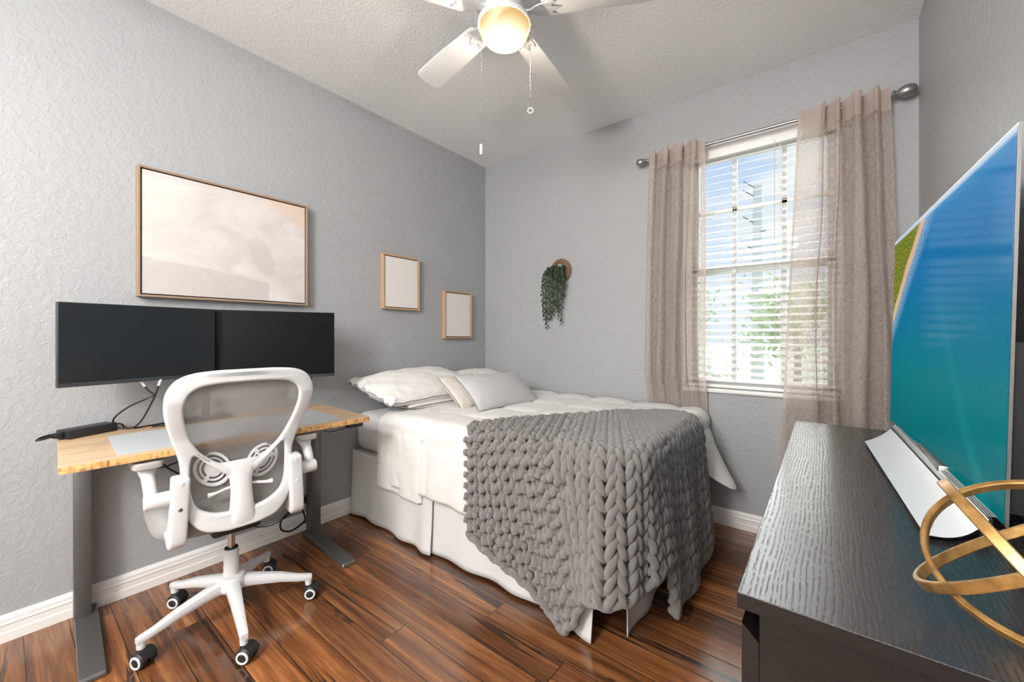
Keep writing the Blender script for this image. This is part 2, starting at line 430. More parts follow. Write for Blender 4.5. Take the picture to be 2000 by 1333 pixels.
t.l(t.ramp(t.math('DIVIDE', t.math('SUBTRACT', -.199, zz), .139), [(.42, (.95, .52, .17)), (.56, (1.0, .66, .27)), (.70, (1.0, .80, .42)), (.85, (1.0, .90, .62)), (1, (1.0, .97, .86))]), em.inputs[0])  # lamp glow painted in, orange at the rim to near white below
t.l(t.math('ADD', .95, t.math('MULTIPLY', t.math('POWER', t.math('DIVIDE', t.math('SUBTRACT', -.199, zz), .139, clamp=True), 5.), 1.6)), em.inputs[1])
tp = t.n('ShaderNodeBsdfTransparent'); tp.inputs[0].default_value = (1, .95, .86, 1)
mx = t.n('ShaderNodeMixShader'); mx.inputs[0].default_value = .22; t.l(em.outputs[0], mx.inputs[1]); t.l(tp.outputs[0], mx.inputs[2]); M['lampglass'] = t.done(mx.outputs[0])
t = NT('glowing_bulb'); em = t.n('ShaderNodeEmission'); em.inputs[0].default_value = (1, .9, .7, 1); em.inputs[1].default_value = 6; M['bulb'] = t.done(em.outputs[0])
M['leaf'] = simple('dark_green_leaf', (.020, .038, .018), .55)
M['stem'] = simple('green_stem', (.06, .09, .03), .6)
M['wicker'] = simple('brown_woven_seagrass', (.20, .12, .075), .8, bump=(160, .8, .004))
def mat_foliage(name, c0, c1):
    t = NT(name); n = t.noise(t.coord(), 3.5, 3, .6)
    d = t.n('ShaderNodeBsdfDiffuse'); t.set(d.inputs[0], t.mix(n, c0, c1))
    tl = t.n('ShaderNodeBsdfTranslucent'); t.set(tl.inputs[0], t.mix(n, c0, c1))
    m = t.n('ShaderNodeMixShader'); m.inputs[0].default_value = .45; t.l(d.outputs[0], m.inputs[1]); t.l(tl.outputs[0], m.inputs[2])
    return t.done(m.outputs[0])
M['foliage'] = mat_foliage('brightened_foliage', (.32, .40, .22), (.62, .68, .45))  # both leaf colours lightened to stand for washed-out outdoor brightness
M['foliage2'] = mat_foliage('pale_foliage', (.50, .55, .40), (.78, .80, .66))
M['bark'] = simple('grey_bark', (.25, .2, .16), .9)
M['concrete'] = simple('pale_concrete', (.80, .79, .77), .8)
M['lawn'] = simple('pale_grass', (.60, .64, .48), .95, bump=(30, .6, .03))  # pale green base colour for the lawn

# ------------------------------------------------------------------ room shell
X1, Y1, ZC = 2.86, 2.788, 2.744
Y0 = -.30                      # rear wall, just behind the camera
WX0, WX1, WZ0, WZ1 = 1.755, 2.575, .835, 2.392     # window opening
struct('floor', MB().box(-.15, X1 + .15, Y0 - 2.2, Y1 + .2, -.1, 0), M['floor'])
struct('ceiling', MB().box(-.15, X1 + .15, Y0 - .15, Y1 + .2, ZC, ZC + .12), M['ceil'])
struct('wall_left', MB().box(-.15, 0, Y0 - .15, Y1 + .2, 0, ZC), M['wall'])
struct('wall_right', MB().box(X1, X1 + .15, Y0 - .15, Y1 + .2, 0, ZC), M['wall'])
wb = MB()
wb.box(0, WX0, Y1, Y1 + .2, 0, ZC); wb.box(WX1, X1, Y1, Y1 + .2, 0, ZC)
wb.box(WX0, WX1, Y1, Y1 + .2, 0, WZ0); wb.box(WX0, WX1, Y1, Y1 + .2, WZ1, ZC)
struct('wall_back', wb, M['wall'])
# wall behind the camera, its opening widened to admit the added hall fill
DX0, DX1, DZ = .10, 2.78, 2.64
wr = MB(); wr.box(0, DX0, Y0 - .12, Y0, 0, ZC); wr.box(DX1, X1, Y0 - .12, Y0, 0, ZC); wr.box(DX0, DX1, Y0 - .12, Y0, DZ, ZC)
struct('wall_rear', wr, M['wall'])
# hallway beyond the opening
hw = MB(); hw.box(-.15, X1 + .15, Y0 - 2.3, Y0 - 2.2, 0, 2.7); hw.box(-.25, -.15, Y0 - 2.2, Y0 - .12, 0, 2.7); hw.box(X1 + .15, X1 + .25, Y0 - 2.2, Y0 - .12, 0, 2.7)
M['hall'] = simple('hall_white_paint', (.78, .78, .77), .7)
struct('wall_hall', hw, M['hall'])
struct('ceiling_hall', MB().box(-.25, X1 + .25, Y0 - 2.3, Y0 - .12, 2.68, 2.75), M['hall'])

def baseboard(name, p0, p1, nrm):
    prof = [(0, 0), (.016, 0), (.016, .035), (.013, .040), (.013, .062), (.0155, .068), (.0125, .076), (.0125, .088), (.006, .096), (.004, .101), (0, .102)]
    p0 = np.array(p0, float); p1 = np.array(p1, float); nrm = np.array(nrm, float)
    P = [[(p + nrm * d + np.array([0, 0, z])) for d, z in prof] for p in (p0, p1)]
    mb = MB().surf(np.array(P)); k = len(prof)
    mb.f.append(tuple(range(k))); mb.mi.append(0); mb.f.append(tuple(range(2 * k - 1, k - 1, -1))); mb.mi.append(0)
    return struct(name, mb, M['trim'], smooth=20)
baseboard('baseboard_left', (0, Y0, 0), (0, Y1, 0), (1, 0, 0))
baseboard('baseboard_back', (.0, Y1, 0), (X1, Y1, 0), (0, -1, 0))
baseboard('baseboard_right', (X1, Y0, 0), (X1, Y1, 0), (-1, 0, 0))

# ------------------------------------------------------------------ window
win = bpy.data.objects.new('window_1', None); COL.objects.link(win); win.location = ((WX0 + WX1) / 2, Y1 + .13, WZ0); win['kind'] = 'structure'
fy0, fy1 = Y1 + .105, Y1 + .175
f = MB(); fw = .032
f.box(WX0, WX0 + fw, fy0, fy1, WZ0, WZ1); f.box(WX1 - fw, WX1, fy0, fy1, WZ0, WZ1); f.box(WX0, WX1, fy0, fy1, WZ1 - fw, WZ1); f.box(WX0, WX1, fy0, fy1, WZ0, WZ0 + fw)
link('window_frame', f, M['vinyl'], win, smooth=False)
MR = 1.61
for nm, z0, z1, yy in (('upper_sash', MR - .022, WZ1 - fw, Y1 + .145), ('lower_sash', WZ0 + fw, MR + .026, Y1 + .118)):
    s_ = MB(); a = WX0 + fw; b = WX1 - fw; w = .036
    s_.box(a, a + w, yy - .014, yy + .014, z0, z1); s_.box(b - w, b, yy - .014, yy + .014, z0, z1)
    s_.box(a, b, yy - .014, yy + .014, z0, z0 + w); s_.box(a, b, yy - .014, yy + .014, z1 - w, z1)
    so = link(nm, s_, M['vinyl'], win, smooth=False)
    mt = MB()
    for xm in (2.036, 2.302): mt.box(xm - .013, xm + .013, yy - .008, yy + .008, z0, z1)
    if nm == 'upper_sash': mt.box(a, b, yy - .008, yy + .008, 1.985, 2.011)
    link('muntin', mt, M['vinyl'], so, smooth=False)
    g_ = MB().box(a + .01, b - .01, yy - .002, yy + .002, z0 + .01, z1 - .01)
    link('pane', g_, M['glass'], so, smooth=False)
sl = MB().rbox(((WX0 + WX1) / 2, Y1 + .045, WZ0 - .004), (WX1 - WX0 + .0, .13, .022), .005)
link('window_sill', sl, M['trim'], win)
rv = MB(); rv.box(WX0, WX0 + .008, Y1, fy0, WZ0, WZ1); rv.box(WX1 - .008, WX1, Y1, fy0, WZ0, WZ1); rv.box(WX0, WX1, Y1 + .001, fy0, WZ1 - .008, WZ1)
link('window_reveal', rv, M['trim'], win, smooth=False)
# blind
bl = thing('window_blind', 'white two-inch horizontal slat blind hanging inside the window opening', 'blind', ((WX0 + WX1) / 2, Y1 + .05, WZ0 + .015))
bx0, bx1 = WX0 + .014, WX1 - .014; byc = Y1 + .055
hr = MB().rbox(((bx0 + bx1) / 2, byc, WZ1 - .037), (bx1 - bx0, .055, .052), .004); hr.rbox(((bx0 + bx1) / 2, byc - .034, WZ1 - .043), (bx1 - bx0, .008, .072), .003)
link('headrail', hr, M['vinyl'], bl)
ss = MB(); zt = WZ1 - .095; pitch = .0452; nsl = int((zt - (WZ0 + .055)) / pitch) + 1; tilt = math.radians(19)
for k in range(nsl):
    z = zt - k * pitch
    rows = []
    for q in np.linspace(-1, 1, 7):
        yq = q * .0245 * math.cos(tilt); zq = q * .0245 * math.sin(tilt) + .0009 * (1 - q * q)
        rows.append([(bx0, byc + yq, z + zq + .0008), (bx1, byc + yq, z + zq + .0008)])
    top = np.array(rows); bot = top[::-1] - np.array([0, 0, .0016])
    ss.surf(np.concatenate([top, bot]), cu=True)
link('slats', ss, M['vinyl'], bl)
br = MB().rbox(((bx0 + bx1) / 2, byc, WZ0 + .022), (bx1 - bx0, .05, .018), .004)
link('bottom_rail', br, M['vinyl'], bl)
for xl in (2.052, 2.288):
    for yo in (-.028, .028): link('ladder_cord', MB().tube([(xl, byc + yo, WZ1 - .06), (xl, byc + yo, WZ0 + .025)], .0011, 5), M['vinyl'], bl)
lc = MB().tube([(2.262, byc - .04, WZ1 - .06), (2.262, byc - .041, 1.6), (2.264, byc - .04, 1.17)], .0017, 6); lc.lathe([(.001, .03), (.006, .02), (.007, 0), (.001, 0)], (2.264, byc - .04, 1.14), 10)
link('lift_cord', lc, M['stem'] if False else simple('tan_cord', (.55, .47, .40), .8), bl)

# ------------------------------------------------------------------ exterior
struct('ground', MB().box(-40, 40, Y1 + .6, 70, -.6, -.5), M['lawn'])
pole = thing('utility_pole', 'tall pale concrete utility pole with step bolts seen through the blind', 'pole', (.90, 14, -.5))
link('shaft', MB().cyl((.90, 14, -.5), (.90, 14, 5.66), .19, .125, 20), M['concrete'], pole)
for k, (z, sgn) in enumerate(((5.35, -1), (4.55, -1), (3.75, -1), (5.0, 1), (4.25, 1), (5.62, -1))):
    link('step_bolt', MB().tube([(.9 + sgn * .1, 13.9, z), (.9 + sgn * (.36 if sgn < 0 else .22), 13.8, z + (.2 if sgn < 0 else .0))], .018, 6), M['pewter'], pole)
def tree(x, y, h, rad, label, mat, seed, tz=.35):
    rg = np.random.default_rng(seed)
    o = thing('garden_tree', label, 'tree', (x, y, -.5), 'trees and shrubs outside the window')
    tr = MB().tube(cr([(x, y, -.5), (x + .05, y, h * .3), (x - .05, y + .05, h * .75)], 5), np.linspace(.09, .03, 11), 7)
    link('trunk', tr, M['bark'], o)
    fo = MB(); N = 1500
    cl = rg.normal(size=(16, 3)); cl /= np.linalg.norm(cl, axis=1)[:, None]; cl *= rg.uniform(.25, .95, (16, 1)) * np.array([rad, rad, (h + .5) * (1 - tz) / 2 * .9])
    cz = -.5 + (h + .5) * (tz + (1 - tz) / 2)
    for i in range(N):
        c = cl[rg.integers(16)] + rg.normal(size=3) * rad * .24; c = c + np.array([x, y, cz]); c[2] = max(c[2], -.45)
        d = rg.normal(size=3); d /= np.linalg.norm(d); e = np.cross(d, rg.normal(size=3)); e /= np.linalg.norm(e); s = rg.uniform(.05, .10)
        fo.add([c - d * s, c + e * s * .4, c + d * s, c - e * s * .4], [(0, 1, 2, 3)])
    link('foliage', fo, mat, o, smooth=False)
tree(-.45, 10.4, 2.75, 1.0, 'green shrub left of the utility pole behind the lower blind slats', M['foliage'], 1)
tree(2.0, 10.2, 2.35, 1.05, 'green shrub right of the utility pole behind the lower blind slats', M['foliage'], 2)
tree(-2.9, 12, 3.7, 1.3, 'taller tree farthest left outside the window, rising above the meeting rail', M['foliage2'], 3)
tree(4.3, 12.5, 3.3, 1.2, 'taller tree farthest right outside the window behind the sheer curtain', M['foliage2'], 4)
tree(.75, 6.6, .95, .75, 'low pale shrub in front of the utility pole outside the window', M['foliage2'], 5, .1)
tree(-1.3, 6.9, .9, .8, 'lowest pale shrub nearest the window on the left', M['foliage2'], 6, .1)

# ------------------------------------------------------------------ curtains
ROD_Y, ROD_Z = 2.722, 2.374
rod = thing('curtain_rod', 'brushed pewter curtain rod with egg-shaped finials above the window', 'curtain rod', (2.14, ROD_Y, ROD_Z))
link('rod', MB().cyl((1.53, ROD_Y, ROD_Z), (2.765, ROD_Y, ROD_Z), .0095, n=16), M['pewter'], rod)
for sx, xe in ((-1, 1.535), (1, 2.757)):
    pr = [(.0095, 0), (.017, .002), (.019, .006), (.017, .010), (.0125, .013), (.012, .017), (.019, .024), (.026, .036), (.0295, .050), (.029, .064), (.024, .079), (.014, .089), (.001, .093)]
    if sx < 0: pr = [(r * .85, z * .78) for r, z in pr]
    link('finial', MB().lathe(pr, (xe, ROD_Y, ROD_Z), 24, axis=(sx, 0, 0)), M['pewter'], rod)
for xb in (1.60, 2.715):
    b_ = MB().cyl((xb, ROD_Y, ROD_Z - .012), (xb, Y1, ROD_Z - .012), .006, n=10); b_.cyl((xb, Y1 - .006, ROD_Z - .012), (xb, Y1, ROD_Z - .012), .022, n=16)
    link('bracket', b_, M['pewter'], rod)

def curtain(label, xt, xb, zbot, keys, amp, hem_side, seed):
    """keys: (u, plan offset in -1..1) fold profile; xt/xb: x ranges at the rod and at z=.7"""
    nU, nV = 150, 90
    U = np.linspace(0, 1, nU); ks = np.array(keys); prof = cr(np.c_[ks[:, 0], ks[:, 1]], 12)
    w = np.interp(U, prof[:, 0], prof[:, 1])
    Vv = np.concatenate([np.linspace(2.412, 2.25, 16), np.linspace(2.25, zbot, nV - 15)[1:]])
    P = np.zeros((len(Vv), nU, 3)); UVs = np.zeros((len(Vv), nU, 2))
    for i, z in enumerate(Vv):
        f_ = (2.40 - z) / 1.7
        a = xt[0] + (xb[0] - xt[0]) * f_; b = xt[1] + (xb[1] - xt[1]) * f_
        sq = sstep(2.42, 2.15, z); am = amp * (.62 + .38 * sq) * (1 + .12 * f_)
        for j, u in enumerate(U):
            xx = a + (b - a) * u + (.022 * nz(u * 4 + seed, z * 1.1) + .010 * nz(u * 11 + seed, z * 1.7)) * min(1, u * 12, (1 - u) * 12)
            lean = .010 * nz(u * 9 + seed * 3, z * .9) * sq
            # tucks pushed sideways over the folds so that they overlap
            xx += .014 * math.sin(w[j] * 2.2) * (1 - .3 * sq)
            y = ROD_Y - .030 - am * w[j] + lean
            if hem_side > 0:      # squeezed between the bed and the wall
                low_ = sstep(.95, .74, z); y = y + low_ * (Y1 - .028 + .22 * (y - 2.69) - y)
            P[i, j] = (xx, min(y, Y1 - .018), z + (.012 * w[j] - .006 if i == 0 else 0)); UVs[i, j] = (u * 1.0, z)
    me_mi = []
    mb = MB(); mb.surf(P)
    mi = []
    for i in range(len(Vv) - 1):
        for j in range(nU - 1):
            u = U[j]; hem = Vv[i] > 2.295 or Vv[i] < zbot + .07 or (hem_side > 0 and u > .972) or (hem_side < 0 and u < .028)
            mi.append(1 if hem else 0)
    mb.mi = mi
    o = link('curtain', mb, [M['curtain'], M['curtain_hem']], None, smooth=True, uvs=UVs.reshape(-1, 2))
    return tag(o, label, 'curtain', 'sheer curtain panels')
curtain('narrower taupe sheer curtain panel left of the window, falling behind the bed', (1.562, 1.915), (1.522, 1.915), .03,
        [(0, .2), (.05, .7), (.10, .3), (.15, -.7), (.22, .8), (.30, .95), (.35, -.6), (.40, -.8), (.46, .6), (.53, 1.0), (.58, -.4), (.63, -.9), (.68, .7), (.73, .2), (.80, 1.0), (.86, .1), (.92, -.4), (1, -.25)], .042, 1, 2.3)
curtain('wider taupe sheer curtain panel right of the window, falling behind the dark dresser', (2.378, 2.745), (2.305, 2.80), .03,
        [(0, .1), (.08, .0), (.17, -.1), (.24, .2), (.28, .9), (.32, -.8), (.37, -.9), (.42, .9), (.46, .6), (.51, -.9), (.55, -.6), (.60, .9), (.69, 1.0), (.74, -.5), (.79, -.7), (.84, 1.0), (.90, .2), (.95, -.3), (1, .1)], .044, -1, 5.1)

# ------------------------------------------------------------------ pictures on the left wall
def picture(label, y0, y1, z0, z1, depth, fwid, fm, art, group=None):
    t_ = thing('framed_canvas', label, 'picture', (0, (y0 + y1) / 2, z0), group)
    f_ = MB()
    for a in ((y0, y0 + fwid, z0, z1), (y1 - fwid, y1, z0, z1), (y0 + fwid, y1 - fwid, z0, z0 + fwid), (y0 + fwid, y1 - fwid, z1 - fwid, z1)):
        f_.rbox((depth / 2 + .001, (a[0] + a[1]) / 2, (a[2] + a[3]) / 2), (depth, a[1] - a[0], a[3] - a[2]), .0012, 1)
    link('frame', f_, fm, t_, smooth=False)
    b_ = MB().box(.002, .012, y0 + fwid * .9, y1 - fwid * .9, z0 + fwid * .9, z1 - fwid * .9)
    link('backing', b_, M['black'], t_, smooth=False)
    g = fwid + .006; c_ = MB().box(.012, depth - .006, y0 + g, y1 - g, z0 + g, z1 - g)
    V = np.array(c_.v); uv = np.c_[(V[:, 1] - y0) / (y1 - y0), (V[:, 2] - z0) / (z1 - z0)]
    link('canvas', c_, art, t_, smooth=False, uvs=uv)
picture('large abstract blush and grey canvas in thin taupe frame above the monitors', .383, 1.142, 1.359, 1.960, .042, .010, M['oakdark'], M['art'])
picture('small blank cream canvas in pale oak frame, higher one nearer the monitors', 1.669, 1.992, 1.370, 1.766, .036, .011, M['oak'], M['blank'])
picture('small blank cream canvas in pale oak frame, lower one nearer the corner', 2.250, 2.571, 1.155, 1.551, .036, .011, M['oak'], M['blank'])

# ------------------------------------------------------------------ wall planter with trailing plant
pc = np.array([.808, Y1 - .006, 1.690])
bk = MB()
for k in range(13):
    r0 = .034 + k * .0050; cc = pc + np.array([.0 + .012 * k / 12, -.004 - .01 * math.sin(k / 12 * PI), -.030 * k / 12 + .038])
    a = np.linspace(0, 2 * PI, 41)[:-1]
    bk.tube([cc + np.array([r0 * math.cos(q), -.0012 * math.sin(q * 14 + k), r0 * math.sin(q) * 1.02]) for q in a], .0040, 6, closed=True)
for q in np.linspace(0, 2 * PI, 25)[:-1]:
    bk.tube([pc + np.array([.034 * math.cos(q), -.008, .034 * math.sin(q) + .038]), pc + np.array([.012 + .1 * math.cos(q), -.008, .1 * math.sin(q) + .008])], .0022, 5)
bko = link('wall_basket', bk, M['wicker']); tag(bko, 'round woven brown wall basket with a ring opening, on the back wall by the corner', 'basket')
hp = thing('trailing_plant', 'string plant with small dark green leaves trailing from the woven wall basket', 'plant', (pc[0] - .04, pc[1] - .03, 1.28))
rg = np.random.default_rng(5)
for k in range(24):
    x0 = .725 + .145 * (k % 12) / 11 + rg.uniform(-.006, .006); x0 -= .0; dy = .018 + .022 * (k // 12) + rg.uniform(0, .014)
    zt_ = 1.722 - 1.2 * max(0, .755 - x0) + rg.uniform(-.015, .012)
    spread = (x0 - .81) * .45
    L = {0: .42, 1: .46, 2: .47, 3: .45, 4: .40, 5: .37, 6: .36, 7: .34, 8: .44, 9: .46, 10: .30, 11: .24}[k % 12] * rg.uniform(.72, 1.0)
    pts = cr([(x0, pc[1] - dy, zt_), (x0 + spread * .5 - .008, pc[1] - dy - .02, zt_ - .03), (x0 + spread - .012, pc[1] - dy - .012, zt_ - L * .5), (x0 + spread * .6 - .016 + rg.uniform(-.01, .01), pc[1] - dy - .004, zt_ - L)], 8)
    st = MB().tube(pts, .0012, 5)
    so = link('vine', st, M['stem'], hp)
    lf = MB(); cum = np.linspace(0, 1, int(L / .0100))
    ts = np.linspace(0, 1, len(pts))
    for i, c_ in enumerate(cum):
        c = np.array([np.interp(c_, ts, pts[:, d]) for d in range(3)]); ang = i * 2.4 + rg.uniform(-.5, .5)
        d = np.array([math.cos(ang) * .9, -abs(math.sin(ang)) * .35, rg.uniform(-.7, .35)]); d /= np.linalg.norm(d)
        s = rg.uniform(.014, .021); side = np.cross(d, np.array([rg.uniform(-.4, .4), -1., rg.uniform(-.2, .5)])); side /= np.linalg.norm(side); nn = np.cross(side, d)
        lf.add([c, c + d * s * .45 + side * s * .5, c + d * s + nn * .001, c + d * s * .45 - side * s * .5, c + d * s * .5 + nn * .0022], [(0, 1, 4), (1, 2, 4), (2, 3, 4), (3, 0, 4)])
    link('leaves', lf, M['leaf'], so, smooth=True)

# ------------------------------------------------------------------ ceiling fan
FC = np.array([1.430, 1.311]); BZ = 2.545
fan = thing('ceiling_fan', 'white five-blade ceiling fan with lit frosted bowl and pull chains', 'ceiling fan', (FC[0], FC[1], ZC))
mo = MB(); c3 = (FC[0], FC[1], 0)
mo.lathe([(.001, ZC), (.085, ZC), (.088, ZC - .015), (.095, ZC - .04), (.125, ZC - .065), (.135, ZC - .09), (.135, BZ + .055), (.125, BZ + .03), (.10, BZ + .018), (.085, BZ + .01), (.085, BZ - .025), (.100, BZ - .035), (.112, BZ - .045), (.112, BZ - .060), (.106, BZ - .060), (.106, BZ - .050)], c3, 40)
link('motor_housing', mo, M['whiteplastic'], fan)
link('lamp_pan', MB().lathe([(.001, BZ - .052), (.107, BZ - .052), (.107, BZ - .054), (.001, BZ - .054)], c3, 32), simple('dark_lamp_pan', (.006, .006, .005), .6), fan)  # pan blackened so its lit surface does not wash out the bowl
bo = MB().lathe([(.108, BZ - .060), (.108, BZ - .073), (.104, BZ - .085), (.098, BZ - .100), (.083, BZ - .118), (.055, BZ - .132), (.02, BZ - .138), (.001, BZ - .139)], c3, 40)
bowl = link('light_bowl', bo, M['lampglass'], fan, smooth=True)
bowl['label'] = 'glowing frosted glass bowl'
bu = MB().lathe([(.001, BZ - .062), (.014, BZ - .064), (.016, BZ - .072), (.026, BZ - .084), (.030, BZ - .096), (.026, BZ - .108), (.012, BZ - .116), (.001, BZ - .117)], (FC[0] + .01, FC[1] + .0, 0), 20)
link('bulb', bu, M['bulb'], fan, smooth=True)
for k in range(5):
    ang = math.radians(171 - 72 * k)
    ca, sa = math.cos(ang), math.sin(ang); pitch_ = math.radians(11)
    def bl_fn(p, ca=ca, sa=sa):
        r, w_, t_ = p.x, p.y * math.cos(pitch_) - p.z * math.sin(pitch_), p.y * math.sin(pitch_) + p.z * math.cos(pitch_)
        return (FC[0] + r * ca - w_ * sa, FC[1] + r * sa + w_ * ca, BZ - .005 + t_)
    out = [(.16, -.045), (.18, -.053), (.40, -.066), (.590, -.068), (.612, -.060), (.622, -.042), (.624, 0), (.622, .042), (.612, .060), (.590, .068), (.40, .066), (.18, .053), (.16, .045)]
    bd = link('fan_blade', MB().shape(out, (), .0035, .0015, bl_fn), M['fanwhite'], fan)
    ar = [(.075, -.018), (.11, -.014), (.14, -.035), (.19, -.048), (.215, -.040), (.20, -.02), (.235, 0), (.20, .02), (.215, .040), (.19, .048), (.14, .035), (.11, .014), (.075, .018)]
    link('blade_bracket', MB().shape(cr(ar, 4, True).tolist(), (), .003, .0015, lambda p, f=bl_fn: f(Vector((p.x, p.y, p.z - .007)))), M['whiteplastic'], bd)
for (cx_, cy_), zb, kind in (((1.353, 1.251), 1.95, 'bar'), ((1.517, 1.379), 2.118, 'ring')):
    ch = MB(); z = BZ - .06 ; zs = np.arange(zb + .04, BZ - .05, .0105)
    ch.tube([(cx_, cy_, zb + .03), (cx_, cy_, BZ - .045)], .0008, 5)
    for z in zs: ch.lathe([(.0003, .0024), (.0017, .0017), (.0023, 0), (.0017, -.0017), (.0003, -.0024)], (cx_, cy_, z), 6)
    # short arm to the lamp collar
    ch.tube([(cx_, cy_, BZ - .046), (FC[0] + (cx_ - FC[0]) * .8, FC[1] + (cy_ - FC[1]) * .8, BZ - .046)], .002, 6)
    co_ = link('pull_chain', ch, M['pewter'], fan)
    kb = MB()
    if kind == 'bar': kb.lathe([(.001, .045), (.004, .044), (.0065, .040), (.0068, .004), (.005, 0), (.001, 0)], (cx_, cy_, zb - .006), 14)
    else:
        a = np.linspace(0, 2 * PI, 25)[:-1]; kb.tube([(cx_ + .011 * math.cos(q) * .8, cy_ + .011 * math.cos(q) * .6, zb + .012 + .011 * math.sin(q)) for q in a], .0026, 8, closed=True)
    link('pull_knob', kb, M['whiteplastic'], co_)

# ------------------------------------------------------------------ bed
BX0, BX1, BY0, BY1 = .025, 1.87, 1.455, 2.735
bed = thing('bed', 'low bed base with a pleated pale grey skirt, head against the left wall', 'bed', (.95, 2.1, 0))
link('bed_base', MB().rbox(((BX0 + BX1) / 2 - .02, (BY0 + BY1) / 2, .28), (BX1 - BX0 - .06, BY1 - BY0 - .02, .28), .01), M['sheet'], bed)
for x in (BX0 + .12, BX1 - .16):
    for y in (BY0 + .12, BY1 - .12): link('leg', MB().cyl((x, y, 0), (x, y, .145), .022, .028, 16), M['black'], bed)
def skirt(pts2d, waves, seed, ztop=.425, ends=None):
    path = cr(pts2d, 24); seg = np.r_[0, np.cumsum(np.linalg.norm(np.diff(path, axis=0), axis=1))]
    T = np.gradient(path, axis=0); T /= np.linalg.norm(T, axis=1)[:, None]; Nn = np.c_[T[:, 1], -T[:, 0]]
    zs = np.linspace(ztop, .012, 18); P = np.zeros((len(zs), len(path), 3))
    for i, z in enumerate(zs):
        f_ = (ztop - z) / ztop
        for j, s in enumerate(seg):
            o = .010 * f_ * math.sin(s * waves + seed + 1.5 * nz(s * 2.3, seed)) + .014 * f_ * nz(s * 3.1 + seed, f_ * 1.2) + .006 + .010 * f_
            if ends: o += ends * f_ ** 1.3 * math.exp(-((seg[-1] - s) / .12) ** 2)
            P[i, j, :2] = path[j] + Nn[j] * o; P[i, j, 2] = z + .006 * nz(s * 3, seed) * f_
    mb = MB().surf(P); o = link('bed_skirt', mb, M['skirt'], bed, smooth=True)
    md = o.modifiers.new('thick', 'SOLIDIFY'); md.thickness = .004; return o
skirt([(.02, 1.452), (.3, 1.442), (.58, 1.434), (.85, 1.426)], 26, .4, ends=.010)
skirt([(.80, 1.446), (1.1, 1.448), (1.5, 1.448), (1.80, 1.44)], 19, 2.1, ends=.045)
skirt([(1.885, 1.50), (1.885, 1.9), (1.885, 2.3), (1.885, 2.72)], 17, 4.4)
# mattress with fitted sheet
mm = MB().rbox(((BX0 + BX1) / 2, (BY0 + BY1) / 2, .548), (BX1 - BX0, BY1 - BY0, .25), .06, 5)
bm = bmesh.new()
mo_ = link('mattress', mm, M['sheet'], None, smooth=True)
tag(mo_, 'pale grey sheeted mattress lying on the skirted bed base under the comforter', 'mattress')

TOPZ = .688
# perimeter of the hanging cloths: near side -> rounded foot corner -> foot side
def perimeter(off, x_start, y_end, rc):
    """returns function p -> (x, y, nx, ny), total length, (p at corner start, p at corner end)"""
    xs = BX1 + off - rc; ys = BY0 - off + rc
    L1 = xs - x_start; L2 = rc * PI / 2; L3 = y_end - ys
    def fn(p):
        if p <= L1: return x_start + p, BY0 - off, 0., -1.
        if p <= L1 + L2:
            a = (p - L1) / rc; return xs + rc * math.sin(a), ys - rc * math.cos(a), math.sin(a), -math.cos(a)
        return BX1 + off, ys + (p - L1 - L2), 1., 0.
    return fn, L1 + L2 + L3, L1, L1 + L2
def drape(q, L, R0, r, drop_dir, ztop):
    """profile along a column: flat run of length L to the rim, an arc of radius r, then down; returns (outward beyond R0, z)"""
    flat = L - r
    if q <= flat: return q - L, ztop
    a = (q - flat) / r
    if a < PI / 2: return -r + r * math.sin(a), ztop - r + r * math.cos(a)
    return 0., ztop - r - (q - flat - r * PI / 2)

